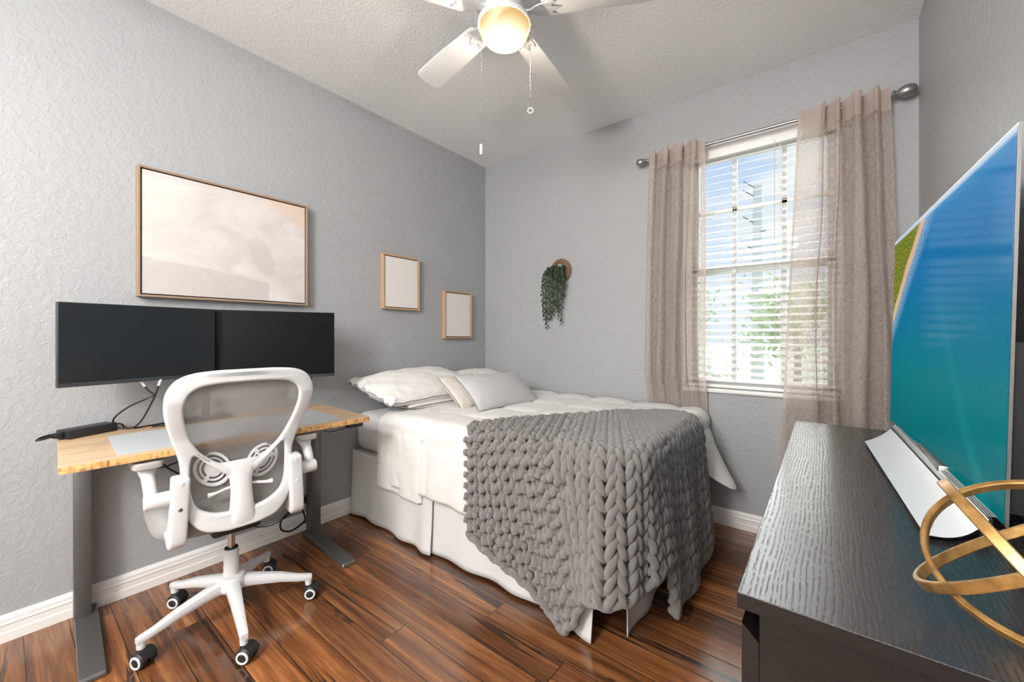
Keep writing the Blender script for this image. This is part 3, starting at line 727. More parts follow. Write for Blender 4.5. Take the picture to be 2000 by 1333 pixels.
def comforter():
    fn, P_, pc0, pc1 = perimeter(.035, .50, 2.735, .10)
    nP, nQ = 230, 110
    verts = np.zeros((nP, nQ, 3))
    for i in range(nP):
        p = P_ * i / (nP - 1); x, y, nx, ny = fn(p)
        R0 = np.array([x, y])
        if p < pc0: ex = .50 + (1.34 - .50) * p / pc0
        elif p < pc1: ex = 1.34 + .12 * (p - pc0) / (pc1 - pc0)
        else: ex = 1.46 + (1.86 - 1.46) * (p - pc1) / (P_ - pc1)
        E_ = np.array([ex, 2.755 - .025 * sstep(1.40, 1.52, ex)]); L = np.linalg.norm(R0 - E_); d = (E_ - R0) / L
        fs = (p - pc1) / (P_ - pc1)      # 0..1 along the foot
        hem = .315 + .012 * nz(p * 2.2, 3.3)
        if p > pc0: hem = .315 + .12 * sstep(0, .35, (p - pc0)) + .012 * nz(p * 2, 1.)
        far = math.exp(-((fs - .88) / .11) ** 2) if p > pc1 else 0
        hem -= .12 * far
        r = .065
        Q = (L - r) + r * PI / 2 + (TOPZ - r - hem)
        for j in range(nQ):
            q = Q * j / (nQ - 1)
            o, z = drape(q, L, R0, r, None, TOPZ)
            dn = max(0., TOPZ - r - z)
            out = o if o > -r else None
            if o < 0 and o <= -r: xy = R0 + d * (-o)
            else: xy = R0 + np.array([nx, ny]) * o * 1. + 0 * d
            if o > -r and o < 0: xy = R0 + (d * (-o))
            # hanging part: folds that grow downwards
            if dn > 0:
                w_ = min(dn / .3, 1)
                fl = w_ * (.008 * math.sin(p * 15 + 1.2 * nz(p * 3, .5) * 4) + .010 * nz(p * 4.2, dn * 2, 7)) + .008 * w_
                fl += far * .15 * (dn / .30) ** 1.1
                if p > pc0: fl += .02 * w_
                xy = xy + np.array([nx, ny]) * fl
                if far > .05: xy = xy + np.array([0, -1.]) * .05 * far * w_
            # quilted squares
            if dn > 0: qa, qb = (xy[0] if ny < -.5 else xy[1]), z - TOPZ + BY0
            else: qa, qb = xy[0], xy[1]
            da = abs(((qa - .20) / .31) % 1 - .5) * .31; db = abs(((qb - .13) / .31) % 1 - .5) * .31
            dd = min(.155 - abs(.155 - da), .155 - abs(.155 - db)) if False else min(abs(da - .155) if False else .155 - da, .155 - db)
            puff = .020 * (1 - math.exp(-max(dd, 0) / .028))
            puff += .006 * nz(xy[0] * 7, xy[1] * 7, z * 7) + .0035 * nz(xy[0] * 22, xy[1] * 9, z * 12)
            if dn > 0: xy = xy + np.array([nx, ny]) * puff * .6
            else: z += puff
            if o > -r and o < 0:
                xy = xy + np.array([nx, ny]) * puff * .5
            xy[1] = min(xy[1], Y1 - .012)
            verts[i, j] = (xy[0], xy[1], z)
    mb = MB().surf(verts)
    o = link('comforter', mb, M['comforter'], None, smooth=True)
    md = o.modifiers.new('thick', 'SOLIDIFY'); md.thickness = .016; md.offset = -1 
    tag(o, 'white quilted comforter spread over the bed with its far foot corner sticking out', 'comforter')
    return o
cf = comforter()
def fold_band():
    nP, nQ = 60, 130; V = np.zeros((nP, nQ, 3))
    for i in range(nP):
        u = i / (nP - 1)
        for j in range(nQ):
            L = 1.30; r = .075; yR = BY0 - .062
            Q = (L - r) + r * PI / 2 + (TOPZ + .022 - r - (.285 - .02 * u + .012 * nz(u * 4, 2.)))
            q = Q * j / (nQ - 1); o, z = drape(q, L, None, r, None, TOPZ + .022)
            x = .375 + .41 * u
            dn = max(0., TOPZ - r - z); w_ = min(dn / .3, 1)
            if dn > 0: x = .365 + (.43 - .02 * w_) * u
            else: x = .375 + .42 * u + .05 * (o / L) * -1 * .6
            y = yR - o
            pf = .010 * (1 - math.exp(-min(u, 1 - u) / .06)) + .006 * nz(x * 8, y * 8, z * 8) + .004 * nz(x * 26, y * 8, z * 7)
            edge = min(u, 1 - u) * .42
            z2 = z - .017 * math.exp(-(edge / .014) ** 2) * (1 if dn == 0 else 0)
            if dn > 0: y -= pf + w_ * (.005 * math.sin(u * 9) + .012 * nz(u * 4, dn * 4, 2))
            else: z2 += pf
            if dn > 0: y += .015 * math.exp(-(edge / .014) ** 2)
            V[i, j] = (x, min(y, Y1 - .012), z2)
    o = link('turned_back_fold', MB().surf(V), M['comforter'], cf, smooth=True, origin=np.array(cf.location))
    md = o.modifiers.new('thick', 'SOLIDIFY'); md.thickness = .014; md.offset = -1
fold_band()

# ------------------------------------------------------------------ pillows
def pillow(W, H, T, Mx, c, mat, wr=.006, seed=0, pinch=.07, flange=0, n=44, puffp=2.2):
    """W along local x, H along local y, thickness T along local z; Mx 3x3 rotation"""
    mb = MB(); u = np.sin(np.linspace(-1, 1, n) * PI / 2)
    for sgn in (1, -1):
        P = np.zeros((n, n, 3))
        for i, a in enumerate(u):
            for j, b in enumerate(u):
                x = W / 2 * a * (1 - pinch * (1 - b * b) * abs(a) ** 1.5); y = H / 2 * b * (1 - pinch * (1 - a * a) * abs(b) ** 1.5)
                h = T / 2 * ((1 - abs(a) ** puffp) * (1 - abs(b) ** puffp)) ** .55
                e = min(1, (1 - max(abs(a), abs(b))) * 5)
                h += wr * e * (nz(a * 3 + seed, b * 3, sgn) + .6 * nz(a * 8, b * 6 + seed, sgn * 2.)) 
                rim = (1 - e) * (.25 + .75 * sstep(.78, .95, abs(a)))
                dz = flange * rim * (nz(a * 6 + seed, b * 6, 5.) + .8 * nz(a * 13 + seed, b * 13, 9.))
                x += flange * .6 * rim * nz(b * 9, a * 9 + seed, 4.); y += flange * .6 * rim * nz(a * 9, b * 9, 8. + seed)
                P[i, j] = np.array(c) + np.array(Mx @ Vector((x, y, sgn * (h + .002) + dz)))
        mb.surf(P, flip=(sgn < 0))
    return mb
def rotm(ax, ay):
    ax = Vector(ax).normalized(); ay = (Vector(ay) - ax * Vector(ay).dot(ax)).normalized(); az = ax.cross(ay)
    return Matrix((ax, ay, az)).transposed()
FL = rotm((0, 1, 0), (-1, 0, .05))
tag(link('bed_pillow', pillow(.66, .46, .13, rotm((0, 1, .0), (-1, 0, .06)), (.285, 1.86, .752), M['linen_white'], .004, 1, .05), M['linen_white'], smooth=True), 'flat white pillow lying under the ruffled white pillow at the near side', 'pillow', 'white bed pillows')
tag(link('bed_pillow', pillow(.80, .50, .19, rotm((.02, 1, .03), (-1, 0, .22)), (.275, 1.80, .838), M['linen_white'], .011, 5, .03, .024), M['linen_white'], smooth=True), 'white pillow with crumpled flanged ends on top of another at the near side', 'pillow', 'white bed pillows')
tag(link('bed_pillow', pillow(.64, .46, .20, rotm((-.04, 1, .0), (-1, 0, .22)), (.265, 2.445, .790), M['linen_white'], .008, 9, .04, .008), M['linen_white'], smooth=True), 'white pillow leaning in the corner behind the grey cushion', 'pillow', 'white bed pillows')
tag(link('throw_pillow', pillow(.38, .30, .10, rotm((-.12, 1, -.02), (-.72, -.03, .66)), (.600, 1.945, .806), M['pillow_beige'], .004, 12, .05), M['pillow_beige'], smooth=True), 'small plain beige cushion half hidden behind the grey one', 'cushion', 'cushions on the bed')
tag(link('throw_pillow', pillow(.58, .32, .14, rotm((.10, 1, -.02), (-.80, .03, .62)), (.735, 2.11, .806), M['pillow_grey'], .004, 15, .06), M['pillow_grey'], smooth=True), 'oblong light grey woven cushion standing in front of the other pillows', 'cushion', 'cushions on the bed')

# ------------------------------------------------------------------ chunky knit throw
def throw_blanket():
    fn, P_, pc0, pc1 = perimeter(.092, 1.195, 2.30, .12)
    yc1 = lambda p: BY0 - .092 + .12 + (p - pc1)
    # hem height by perimeter position, inner edge on top of the bed by perimeter position
    hp_ = np.array([0, .07, .22, .36, .42, .475, .54, .61, pc1 - .02, pc1 + .06, pc1 + .17, pc1 + .205, pc1 + .30, pc1 + .42, pc1 + .52, P_])
    hz_ = np.array([.245, .225, .175, .11, .055, .030, .11, .21, .25, .30, .28, .06, .055, .05, .045, .09])
    E_ = np.array([(1.14, 1.47), (1.18, 1.56), (1.26, 1.72), (1.36, 1.87), (1.46, 2.02), (1.56, 2.16), (1.64, 2.26), (1.74, 2.315), (1.83, 2.345)])
    ep = np.array([0, .10, .24, .40, .56, .72, .95, 1.25, 1.0 * P_])
    pitch, r, TZ = .056, .0162, TOPZ + .048
    ncol = int(P_ / .060)
    lean = lambda p: .30 * math.sin(PI * min(max(p, 0) / pc0, 1)) if p < pc0 else 0.
    hemf = lambda p: float(np.interp(p + lean(p) * .5, hp_, hz_))
    def S(p, q, L, R0, d, n2, hem):
        o, z = drape(q, L, None, .075 if L > .075 else max(L * .9, .01), None, TZ)
        if o <= 0 and z > TZ - .08 and o < -.0001: xy = R0 + d * (-o)
        else: xy = R0.copy()
        dn = max(0., TZ - .075 - z)
        cor = math.exp(-((p - (pc0 - .04)) / .17) ** 2)
        fl = .05 * cor * (dn / .55) + .010 * math.sin(p * 21) * min(dn / .3, 1) + (.05 * min(dn / .5, 1) if p > pc1 else 0)
        if dn > 0:
            x_, y_, a_, b_ = fn(p + lean(p) * dn); xy = np.array([x_, y_]) if o >= -.0001 else xy; n2 = np.array([a_, b_])
        xy = xy + n2 * fl
        tz = 0
        if dn == 0: tz = .006 * nz(xy[0] * 6, xy[1] * 6)
        return np.array([xy[0], xy[1], z + tz])
    mb = MB(); ends = []; starts = []
    for k in range(ncol + 1):
        p = P_ * k / ncol; x, y, nx, ny = fn(p); R0 = np.array([x, y]); n2 = np.array([nx, ny])
        E = np.array([np.interp(p, ep, E_[:, 0]), np.interp(p, ep, E_[:, 1])]); L = max(np.linalg.norm(E - R0), .03); d = (E - R0) / np.linalg.norm(E - R0)
        hem = hemf(p); rr = .075 if L > .075 else max(L * .9, .01)
        Q = (L - rr) + rr * PI / 2 + (TZ - rr - hem)
        n = max(3, int(round(Q / pitch)))
        # sampled centre line + frame
        qs = np.linspace(0, Q, 4 * n + 1)
        pw = p
        C_ = np.array([S(p, q, L, R0, d, n2, hem) for q in qs])
        p2 = min(p + .02, P_); p1 = max(p - .02, 0)
        def colpt(pp):
            x_, y_, a_, b_ = fn(pp); R_ = np.array([x_, y_]); Ee = np.array([np.interp(pp, ep, E_[:, 0]), np.interp(pp, ep, E_[:, 1])]); LL = max(np.linalg.norm(Ee - R_), .03); dd = (Ee - R_) / np.linalg.norm(Ee - R_)
            rr2 = .075 if LL > .075 else max(LL * .9, .01)
            QQ = (LL - rr2) + rr2 * PI / 2 + (TZ - rr2 - hemf(pp))
            return np.array([S(pp, t_ * QQ, LL, R_, dd, np.array([a_, b_]), 0) for t_ in np.linspace(0, 1, 4 * n + 1)])
        A = colpt(p1); B = colpt(p2); lat = (B - A); gl = np.linalg.norm(lat, axis=1)[:, None]; spacing = gl[:, 0] / (p2 - p1) * (P_ / ncol); lat = lat / gl
        T = np.gradient(C_, axis=0); T /= np.linalg.norm(T, axis=1)[:, None]
        Nn = np.cross(lat, T); Nn /= np.linalg.norm(Nn, axis=1)[:, None]
        # make the normal point away from the bed
        cen = np.array([1.3, 2.1, .3]); sg = np.sign(((C_ - cen) * Nn).sum(1)); Nn *= sg[:, None]
        q_i = np.arange(4 * n + 1)
        def at(si, a, h):
            si = min(max(si, 0), n) * 4; c = np.array([np.interp(si, q_i, C_[:, m]) for m in range(3)]); l_ = np.array([np.interp(si, q_i, lat[:, m]) for m in range(3)]); nn_ = np.array([np.interp(si, q_i, Nn[:, m]) for m in range(3)])
            sp_ = min(max(np.interp(si, q_i, spacing), .036), .068)
            return c + l_ * a * sp_ + nn_ * h
        jit = lambda s_: s_ * random.uniform(-1, 1)
        for s in range(n):
            rk = r * random.uniform(.90, 1.12); w_ = .50 + jit(.05); js = s + jit(.06); hs = -1 if p + .10 * nz(s * .8, 3.) < .46 else 1
            ctrl = [(-.60, .02, -.7 * r), (-w_, .12, .1 * r), (-.40, .45, .75 * r), (-.24, .92, .75 * r), (-.13, 1.22, .1 * r), (0, 1.36, -.75 * r), (.13, 1.22, .1 * r), (.24, .92, .75 * r), (.40, .45, .75 * r), (w_, .12, .1 * r), (.60, .02, -.7 * r)]
            pts = cr([at(js + c_[1], c_[0] + jit(.03), c_[2] * hs + .3 * r * (hs < 0)) for c_ in ctrl], 2)
            mb.tube(pts, rk, 7)
        starts.append(C_[0] + Nn[0] * .006); ends.append(C_[-1] + Nn[-1] * .006)
    o = link('knit_throw', mb, M['yarn'], None, smooth=True)
    tag(o, 'chunky grey knitted throw draped over the near foot corner of the bed', 'blanket')
    # plaited border along hem and inner edge
    for nm, line in (('braided_hem', ends), ('braided_edge', starts)):
        li = cr(np.array(line), 6); seg = np.r_[0, np.cumsum(np.linalg.norm(np.diff(li, axis=0), axis=1))]
        bmb = MB(); nn = int(seg[-1] / .038)
        f_at = lambda s_: np.array([np.interp(s_, seg, li[:, m]) for m in range(3)])
        for i in range(nn):
            s0 = seg[-1] * i / nn; T = f_at(min(s0 + .02, seg[-1])) - f_at(max(s0 - .02, 0)); T /= np.linalg.norm(T) + 1e-9
            up = np.array([.3, -.3, 1.]); sd = np.cross(T, up); sd /= np.linalg.norm(sd) + 1e-9; up2 = np.cross(sd, T)
            sgn = 1 if i % 2 else -1; c = f_at(s0)
            pts = [c - T * .026 - up2 * sgn * .010, c - T * .012 + up2 * sgn * .002 + sd * .004, c + T * .012 + up2 * sgn * .006 + sd * .004, c + T * .028 - up2 * sgn * .006]
            pts = np.array(pts); pts[:, 2] = np.maximum(pts[:, 2], .017)
            bmb.tube(cr(pts, 3), .0165 * np.array([.6, .85, 1, 1, 1, 1, 1, .95, .85, .6]), 8)
        link(nm, bmb, M['yarn'], o, smooth=True, origin=np.array(o.location))
throw_blanket()

# ------------------------------------------------------------------ standing desk
DFL = np.array([.605, .111]); DL = np.array([.057, .9984]); DD = np.array([-.9984, .057]); DW, DDp, DZT = 1.058, .60, .766
def dk(a, b, z): q = DFL + DL * a + DD * b; return (q[0], q[1], z)
DROT = Matrix(((DL[0], DD[0], 0), (DL[1], DD[1], 0), (0, 0, 1)))
desk = thing('standing_desk', 'bamboo-topped standing desk on grey steel legs against the left wall', 'desk', dk(DW / 2, DDp / 2, 0))
def rrect(w, h, r, n=6):
    out = []
    for cx, cy, a0 in ((w - r, r, -90), (w - r, h - r, 0), (r, h - r, 90), (r, r, 180)):
        for k in range(n + 1):
            a = math.radians(a0 + 90 * k / n); out.append((cx + r * math.cos(a), cy + r * math.sin(a)))
    return out
slot = [(.245 + .055 * math.cos(t_), DDp - .045 + .016 * math.sin(t_)) for t_ in np.linspace(0, 2 * PI, 25)[:-1]]
top = MB().shape(rrect(DW, DDp, .018), [slot], .0125, .0018, lambda p: dk(p.x, p.y, DZT - .0125 + p.z))
Vn = np.array(top.v)
for k, fc in enumerate(top.f):
    zz_ = Vn[list(fc)][:, 2]
    top.mi[k] = 1 if zz_.max() - zz_.min() > .012 else 0
link('desktop', top, [M['bamboo'], M['bambooedge']], desk, smooth=25)
for a, af in ((.068, .078), (.998, .985)):
    lg = MB().rbox(dk(a, .545, .355), (.052, .084, .665), .004, 2, DROT)
    lg.rbox(dk(a, .545, .70), (.044, .074, .07), .003, 2, DROT)
    lo = link('leg', lg, M['steelgrey'], desk)
    ft = MB(); hw_ = .034
    P = []
    for b, zt_, in ((.600, .020), (.592, .026), (.5, .030), (.10, .026), (.082, .022), (.076, .014)):
        P.append([dk(af + s * hw_, b, z) for s, z in ((-1, .004), (-1, zt_ - .003), (-.92, zt_), (.92, zt_), (1, zt_ - .003), (1, .004))])
    ft.surf(np.array(P), cv=True); ft.f.append((0, 1, 2, 3, 4, 5)); ft.mi.append(0); ft.f.append((35, 34, 33, 32, 31, 30)); ft.mi.append(0)
    for b in (.11, .56):
        ft.cyl(dk(af, b, 0), dk(af, b, .006), .018, n=14)
    link('foot', ft, M['steelgrey'], lo)
link('crossbeam', MB().rbox(dk(DW / 2, .545, .715), (.90, .07, .035), .003, 2, DROT), M['steelgrey'], desk)
link('control_switch', MB().rbox(dk(.985, .03, .7305), (.075, .045, .018), .004, 2, DROT), M['black'], desk)
dm = MB().shape(rrect(.80, .39, .012), (), .0012, .0006, lambda p: dk(p.x + .135, p.y + .038, DZT + .0013 + p.z))
tag(link('desk_mat', dm, M['mat']), 'thin grey mat lying on the bamboo desktop', 'desk mat')

# power adapter
adp = thing('power_adapter', 'black power adapter brick on the left end of the desk', 'power adapter', (.055, .225, DZT))
e1 = Vector((-.42, .907, 0)); e2 = Vector((-.907, -.42, 0)); R_ = Matrix((e1, e2, Vector((0, 0, 1)))).transposed()
ac = np.array([.068, .226, DZT + .0185])
link('brick', MB().rbox(ac, (.165, .072, .035), .004, 2, R_), M['black'], adp)
pl = MB(); q0 = ac - np.array(e1) * .082
pl.rbox(q0 - np.array(e1) * .012 + np.array([0, 0, .0]), (.03, .03, .022), .006, 2, R_)
link('plug', pl, M['rubber'], adp)
cb = MB().tube(cr([q0 - np.array(e1) * .026, q0 - np.array(e1) * .055 + np.array([.0, -.004, -.004]), q0 - np.array(e1) * .073 + np.array([-.012, 0, -.006]), q0 - np.array(e1) * .062 + np.array([-.030, .006, -.0]), q0 - np.array(e1) * .03 + np.array([-.032, .012, .004]), q0 + np.array([-.026, .02, .01])], 8), .0042, 8)
link('cord', cb, M['rubber'], adp)
cb = MB().tube(cr([ac + np.array(e1) * .082, ac + np.array(e1) * .10 + np.array([0, 0, .004]), ac + np.array(e1) * .125 + np.array([-.004, 0, -.008]), np.array([.025, .36, DZT - .05])], 8), .0032, 8)
link('cord', cb, M['rubber'], adp)

# ------------------------------------------------------------------ monitors on a dual arm stand
def monitor(label, p0, p1, z0, z1, glass, thick=.022, bez=.018):
    p0 = Vector((*p0, 0)); p1 = Vector((*p1, 0)); ex = (p1 - p0).normalized(); W_ = (p1 - p0).length; nn = Vector((ex.y, -ex.x, 0))
    if nn.x < 0: nn = -nn
    ez = Vector((0, 0, 1)); Rm = Matrix((ex, ez, ex.cross(ez))).transposed(); c = (p0 + p1) / 2; H_ = z1 - z0
    o = thing('monitor', label, 'monitor', (c.x, c.y, z0), 'monitors above the desk')
    h = MB().rbox(c - nn * (thick / 2 + .003) + ez * (z0 + H_ / 2), (W_, H_, thick), .003, 2, Rm)
    h.rbox(c - nn * (thick + .012) + ez * (z0 + H_ * .52), (W_ * .55, H_ * .5, .022), .008, 2, Rm)
    link('housing', h, M['bezel'], o)
    s = MB().rbox(c - nn * .0017 + ez * (z0 + bez + (H_ - bez - .002) / 2), (W_ - .004, H_ - bez - .002, .003), .0005, 1, Rm)
    link('screen', s, glass, o, smooth=False)
    ch = MB().rbox(c - nn * .0015 + ez * (z0 + bez / 2 - .0005), (W_ - .002, bez - .002, .004), .0008, 1, Rm)
    link('lower_bezel', ch, M['bezel'], o, smooth=False)
    return c, nn
mA = monitor('glossier black monitor on the left, showing a pale sheen, beneath the large picture', (.222, .132), (.132, .652), .981, 1.309, M['pcscreen'])
mB = monitor('matte black monitor on the right, behind the white chair back', (.088, .640), (.268, 1.188), .946, 1.311, M['pcscreen_b'])
ms = thing('monitor_stand', 'black dual-arm monitor stand at the back of the desk behind the chair', 'monitor stand', (.078, .63, DZT))
link('base', MB().rbox((.085, .63, DZT + .007), (.12, .20, .013), .004), M['bezel'], ms)
link('pole', MB().cyl((.072, .63, DZT + .012), (.072, .63, 1.17), .016, n=16), M['bezel'], ms)
for (c, nn), z in ((mA, 1.13), (mB, 1.14)):
    e = c - nn * .046
    link('arm', MB().tube(cr([(.072, .63, z), ((.072 + e.x) / 2 - .02, (.63 + e.y) / 2, z), (e.x, e.y, z)], 6), .011, 10), M['bezel'], ms)

def cable(label, pts, r, tip=None, group='loose black cables around the desk', n=10):
    c = cr(pts, n); mb = MB().tube(c, r, 8)
    o = link('cable', mb, M['rubber'], None, smooth=True)
    tag(o, label, 'cable', group)
    if tip is not None:
        d = np.array(pts[1], float) - np.array(pts[0], float); d /= np.linalg.norm(d); a = np.array(pts[0], float)
        link('connector', MB().cyl(a - d * .002, a + d * .028, .0065, .0048, 12), M['whiteplastic'] if tip else M['rubber'], o, origin=np.array(o.location))
    return o
cable('black cable with white plug hanging kinked from the left monitor into the desk slot', [(.165, .375, .983), (.165, .395, .945), (.172, .415, .918), (.163, .395, .905), (.11, .345, .87), (.06, .305, .82), (.036, .31, .775), (.03, .325, .70)], .0034, 1)
cable('straight black cable with white tip running from the left monitor down to the desk', [(.165, .440, .984), (.155, .425, .92), (.14, .405, .86), (.115, .388, .81), (.09, .37, .778), (.07, .35, DZT + .0036), (.055, .335, DZT + .0036), (.045, .32, DZT - .04)], .0036, 1)
cable('flat loop of black cable lying on the desk behind the chair', [(.10, .36, DZT + .006), (.075, .42, DZT + .004), (.06, .50, DZT + .004), (.09, .56, DZT + .004), (.12, .50, DZT + .004), (.11, .42, DZT + .004), (.12, .47, DZT + .0042)], .0036)
cable('black cable sagging under the left half of the desk', [(.06, .30, .69), (.09, .36, .615), (.10, .43, .578), (.11, .50, .585), (.12, .56, .62), (.11, .62, .69)], .0036)
cable('pair of crossing black cables under the desk behind the chair arm', [(.08, .42, .69), (.10, .455, .60), (.11, .50, .545), (.13, .56, .51), (.13, .64, .55), (.11, .72, .68)], .0042)
cable('thin black cable running from the desk switch to the right leg', [dk(.985, .05, .724), dk(.97, .12, .70), dk(.95, .24, .668), dk(.965, .36, .668), dk(.995, .495, .69)], .0022)
cable('thick black cable looping beside the foot of the right desk leg', [(.06, 1.09, .21), (.06, 1.04, .17), (.06, .985, .125), (.062, .985, .075), (.065, 1.03, .05), (.06, 1.08, .058), (.05, 1.125, .075)], .0055)
cable('thin black cable drooping along the baseboard behind the chair seat', [(.05, 1.10, .20), (.05, 1.03, .14), (.05, .95, .115), (.045, .88, .125), (.04, .80, .17), (.04, .74, .26)], .0026)
cable('bundle of black cord hanging from the right monitor to the desk', [(.205, 1.085, .95), (.19, 1.08, .90), (.175, 1.088, .86), (.15, 1.075, .82), (.135, 1.06, .79), (.13, 1.05, DZT + .007)], .0062)
ps = thing('plug_cluster', 'round black plug adaptor hung behind the right desk leg', 'plug', (.055, 1.10, .19))
link('adaptor', MB().lathe([(.001, .0), (.030, .002), (.034, .01), (.034, .028), (.028, .034), (.001, .035)], (.055, 1.10, .19), 24), M['rubber'], ps)
pr_ = MB()
for k in range(5): pr_.cyl((.055 + .018 * math.cos(k * 1.256), 1.10 + .018 * math.sin(k * 1.256), .224), (.055 + .018 * math.cos(k * 1.256), 1.10 + .018 * math.sin(k * 1.256), .2275), .004, n=8)
link('socket', pr_, M['pewter'], ps)
link('lead', MB().tube(cr([(.06, 1.085, .195), (.06, 1.10, .15), (.055, 1.118, .10), (.05, 1.12, .06)], 6), .005, 8), M['rubber'], ps)
ol = thing('wall_outlet', 'white double wall outlet above the desk behind the chair back', 'outlet', (0, 1.09, .80))
link('faceplate', MB().rbox((.003, 1.09, .862), (.006, .075, .118), .002), M['whiteplastic'], ol)
for z in (.838, .886): link('socket', MB().rbox((.0068, 1.09, z), (.002, .034, .028), .0008, 1), M['padgrey'], ol)

# ------------------------------------------------------------------ office chair
PH = math.radians(-3.87); cb_ = np.array([math.cos(PH), math.sin(PH), 0]); cs_ = np.array([-math.sin(PH), math.cos(PH), 0]); cc0 = np.array([.525, .600, 0])
def ch(w, b, z): return tuple(cc0 + cs_ * w + cb_ * b + np.array([0, 0, z]))
CR = Matrix(((cs_[0], cb_[0], 0), (cs_[1], cb_[1], 0), (0, 0, 1)))
chair = thing('office_chair', 'white-framed swivel office chair with grey mesh back, turned to the desk', 'chair', (cc0[0], cc0[1], 0))
BZt = ([.38, .42, .55, .62, .71, .80, .88, .95, 1.05], [.170, .165, .150, .141, .142, .165, .202, .231, .241])
def Bz(z): return float(np.interp(z, *BZt))
def bfn(off=0):
    return lambda p: ch(p.x, Bz(p.y) + off + p.z - .30 * p.x * p.x, p.y)
def mir(h): return h + [(-x, y) for x, y in h[::-1]]
outer = cr(mir([(.03, 1.054), (.10, 1.053), (.17, 1.045), (.215, 1.022), (.239, .982), (.244, .935), (.236, .875), (.216, .805), (.197, .740), (.188, .69), (.188, .62), (.181, .555), (.160, .490), (.12, .448), (.06, .432), (.02, .430)]), 5, True)
up = cr(mir([(.03, 1.006), (.10, 1.003), (.150, .993), (.180, .968), (.191, .925), (.184, .870), (.165, .805), (.132, .745), (.085, .700), (.04, .674), (.015, .668)]), 5, True)
def lowhole(sg): return cr([(sg * x, y) for x, y in [(.036, .625), (.070, .655), (.110, .694), (.146, .733), (.158, .715), (.161, .65), (.156, .585), (.136, .538), (.095, .510), (.05, .500), (.036, .507), (.031, .56)]], 5, True)
bf = MB().shape(outer.tolist(), [up.tolist(), lowhole(1).tolist(), lowhole(-1).tolist()], .0145, .0095, bfn(), cuts=2)
# raised central strut
bf.surf(np.array([[ch(w * wd, Bz(z) + (dpt * df if df > 0 else dpt * .1) - .30 * (w * wd) ** 2, z) for w, dpt in ((-1, .0), (-.85, .016), (-.5, .022), (0, .0245), (.5, .022), (.85, .016), (1, .0))] for z, wd, df in ((.432, .066, .45), (.455, .054, .75), (.48, .046, .95), (.52, .040, 1), (.58, .036, 1), (.62, .039, .97), (.65, .052, .8), (.672, .075, .62), (.690, .105, .3))]))
link('back_frame', bf, M['whiteplastic'], chair, smooth=50)
# mesh membrane
def memb(w, z):
    tz = (z - .44) / .60
    return ch(w, Bz(z) - .016 - .30 * w * w - .030 * math.sin(min(max(tz * 1.6, 0), 1) * PI) * (1 - (w / .24) ** 2), z)
half = lambda z: float(np.interp(z, [.44, .50, .56, .65, .70, .76, .84, .92, .98, 1.02, 1.03], [.11, .165, .178, .180, .180, .185, .208, .222, .215, .175, .14]))
P = np.array([[memb(u * half(z), z) for u in np.linspace(-1, 1, 31)] for z in np.linspace(.445, 1.03, 45)])
link('back_mesh', MB().surf(P), M['chairmesh'], chair, smooth=True)['label'] = 'grey see-through mesh'
# lumbar pads: round slotted discs
for sg in (-1, 1):
    R1 = .064; hol = []
    for rr, n_ in ((.048, 3), (.033, 3)):
        for k in range(n_):
            a0 = k * 2 * PI / n_ + .15; a1 = (k + 1) * 2 * PI / n_ - .15; aa = np.linspace(a0, a1, 14)
            hol.append([((rr + .0042) * math.cos(a), (rr + .0042) * math.sin(a)) for a in aa] + [((rr - .0042) * math.cos(a), (rr - .0042) * math.sin(a)) for a in aa[::-1]])
    circ = [(R1 * math.cos(a), R1 * math.sin(a)) for a in np.linspace(0, 2 * PI, 49)[:-1]]
    fnl = lambda p, sg=sg: ch(sg * .085 + p.x * .95, Bz(.66 + p.y) - .030 + p.z - .35 * abs(sg * .085 + p.x) * .25, .662 + p.y * 1.05 + sg * p.x * .2)
    link('lumbar_pad', MB().shape(circ, hol, .005, .002, fnl), M['whiteplastic'], chair)
    link('lumbar_lever', MB().tube(cr([ch(sg * .02, .135, .585), ch(sg * .05, .140, .583), ch(sg * .082, .148, .578), ch(sg * .108, .150, .576)], 6), np.interp(np.arange(19), [0, 12, 18], [.006, .006, .010]), 10), M['whiteplastic'], chair)
# seat
st = MB(); nU = 48; a = np.linspace(0, 2 * PI, nU, endpoint=False)
def sq(t, e): return np.sign(np.cos(t)) * abs(np.cos(t)) ** e, np.sign(np.sin(t)) * abs(np.sin(t)) ** e
rows = []
for f_, z in ((0, .408), (.5, .408), (.88, .411), (.975, .425), (1.0, .452), (.985, .480), (.93, .496), (.8, .504), (.5, .506), (0, .507)):
    row = []
    for t_ in a:
        cx_, sy_ = sq(t_, .55); w, b = cx_ * .258 * f_, sy_ * .235 * f_ - .104
        zz_ = z + (.010 * (w / .25) ** 2 if z > .48 else 0) - (.03 * max(0, (-b - .233) / .12) ** 2 if z > .44 else 0)
        row.append(ch(w, b, zz_))
    rows.append(row)
st.surf(np.array(rows), cv=True)
link('seat', st, M['seatfabric'], chair, smooth=60)
link('tilt_mechanism', MB().rbox(ch(0, -.01, .405), (.17, .22, .05), .015, 3, CR), M['black'], chair)
link('gas_cylinder', MB().cyl(ch(0, 0, .25), ch(0, 0, .40), .0135, n=24), M['chrome'], chair)
sv = MB().lathe([(.001, .286), (.024, .286), (.027, .283), (.0275, .275), (.0275, .17), (.029, .165), (.029, .16), (.001, .16)], ch(0, 0, 0), 32)
link('column_sleeve', sv, M['whiteplastic'], chair)
link('sleeve_collar', MB().lathe([(.014, .291), (.024, .290), (.0245, .284), (.014, .284)], ch(0, 0, 0), 24), M['black'], chair)
hub = MB().lathe([(.001, .178), (.036, .178), (.048, .172), (.055, .160), (.056, .128), (.050, .118), (.022, .116), (.020, .095), (.012, .088), (.001, .088)], ch(0, 0, 0), 32)
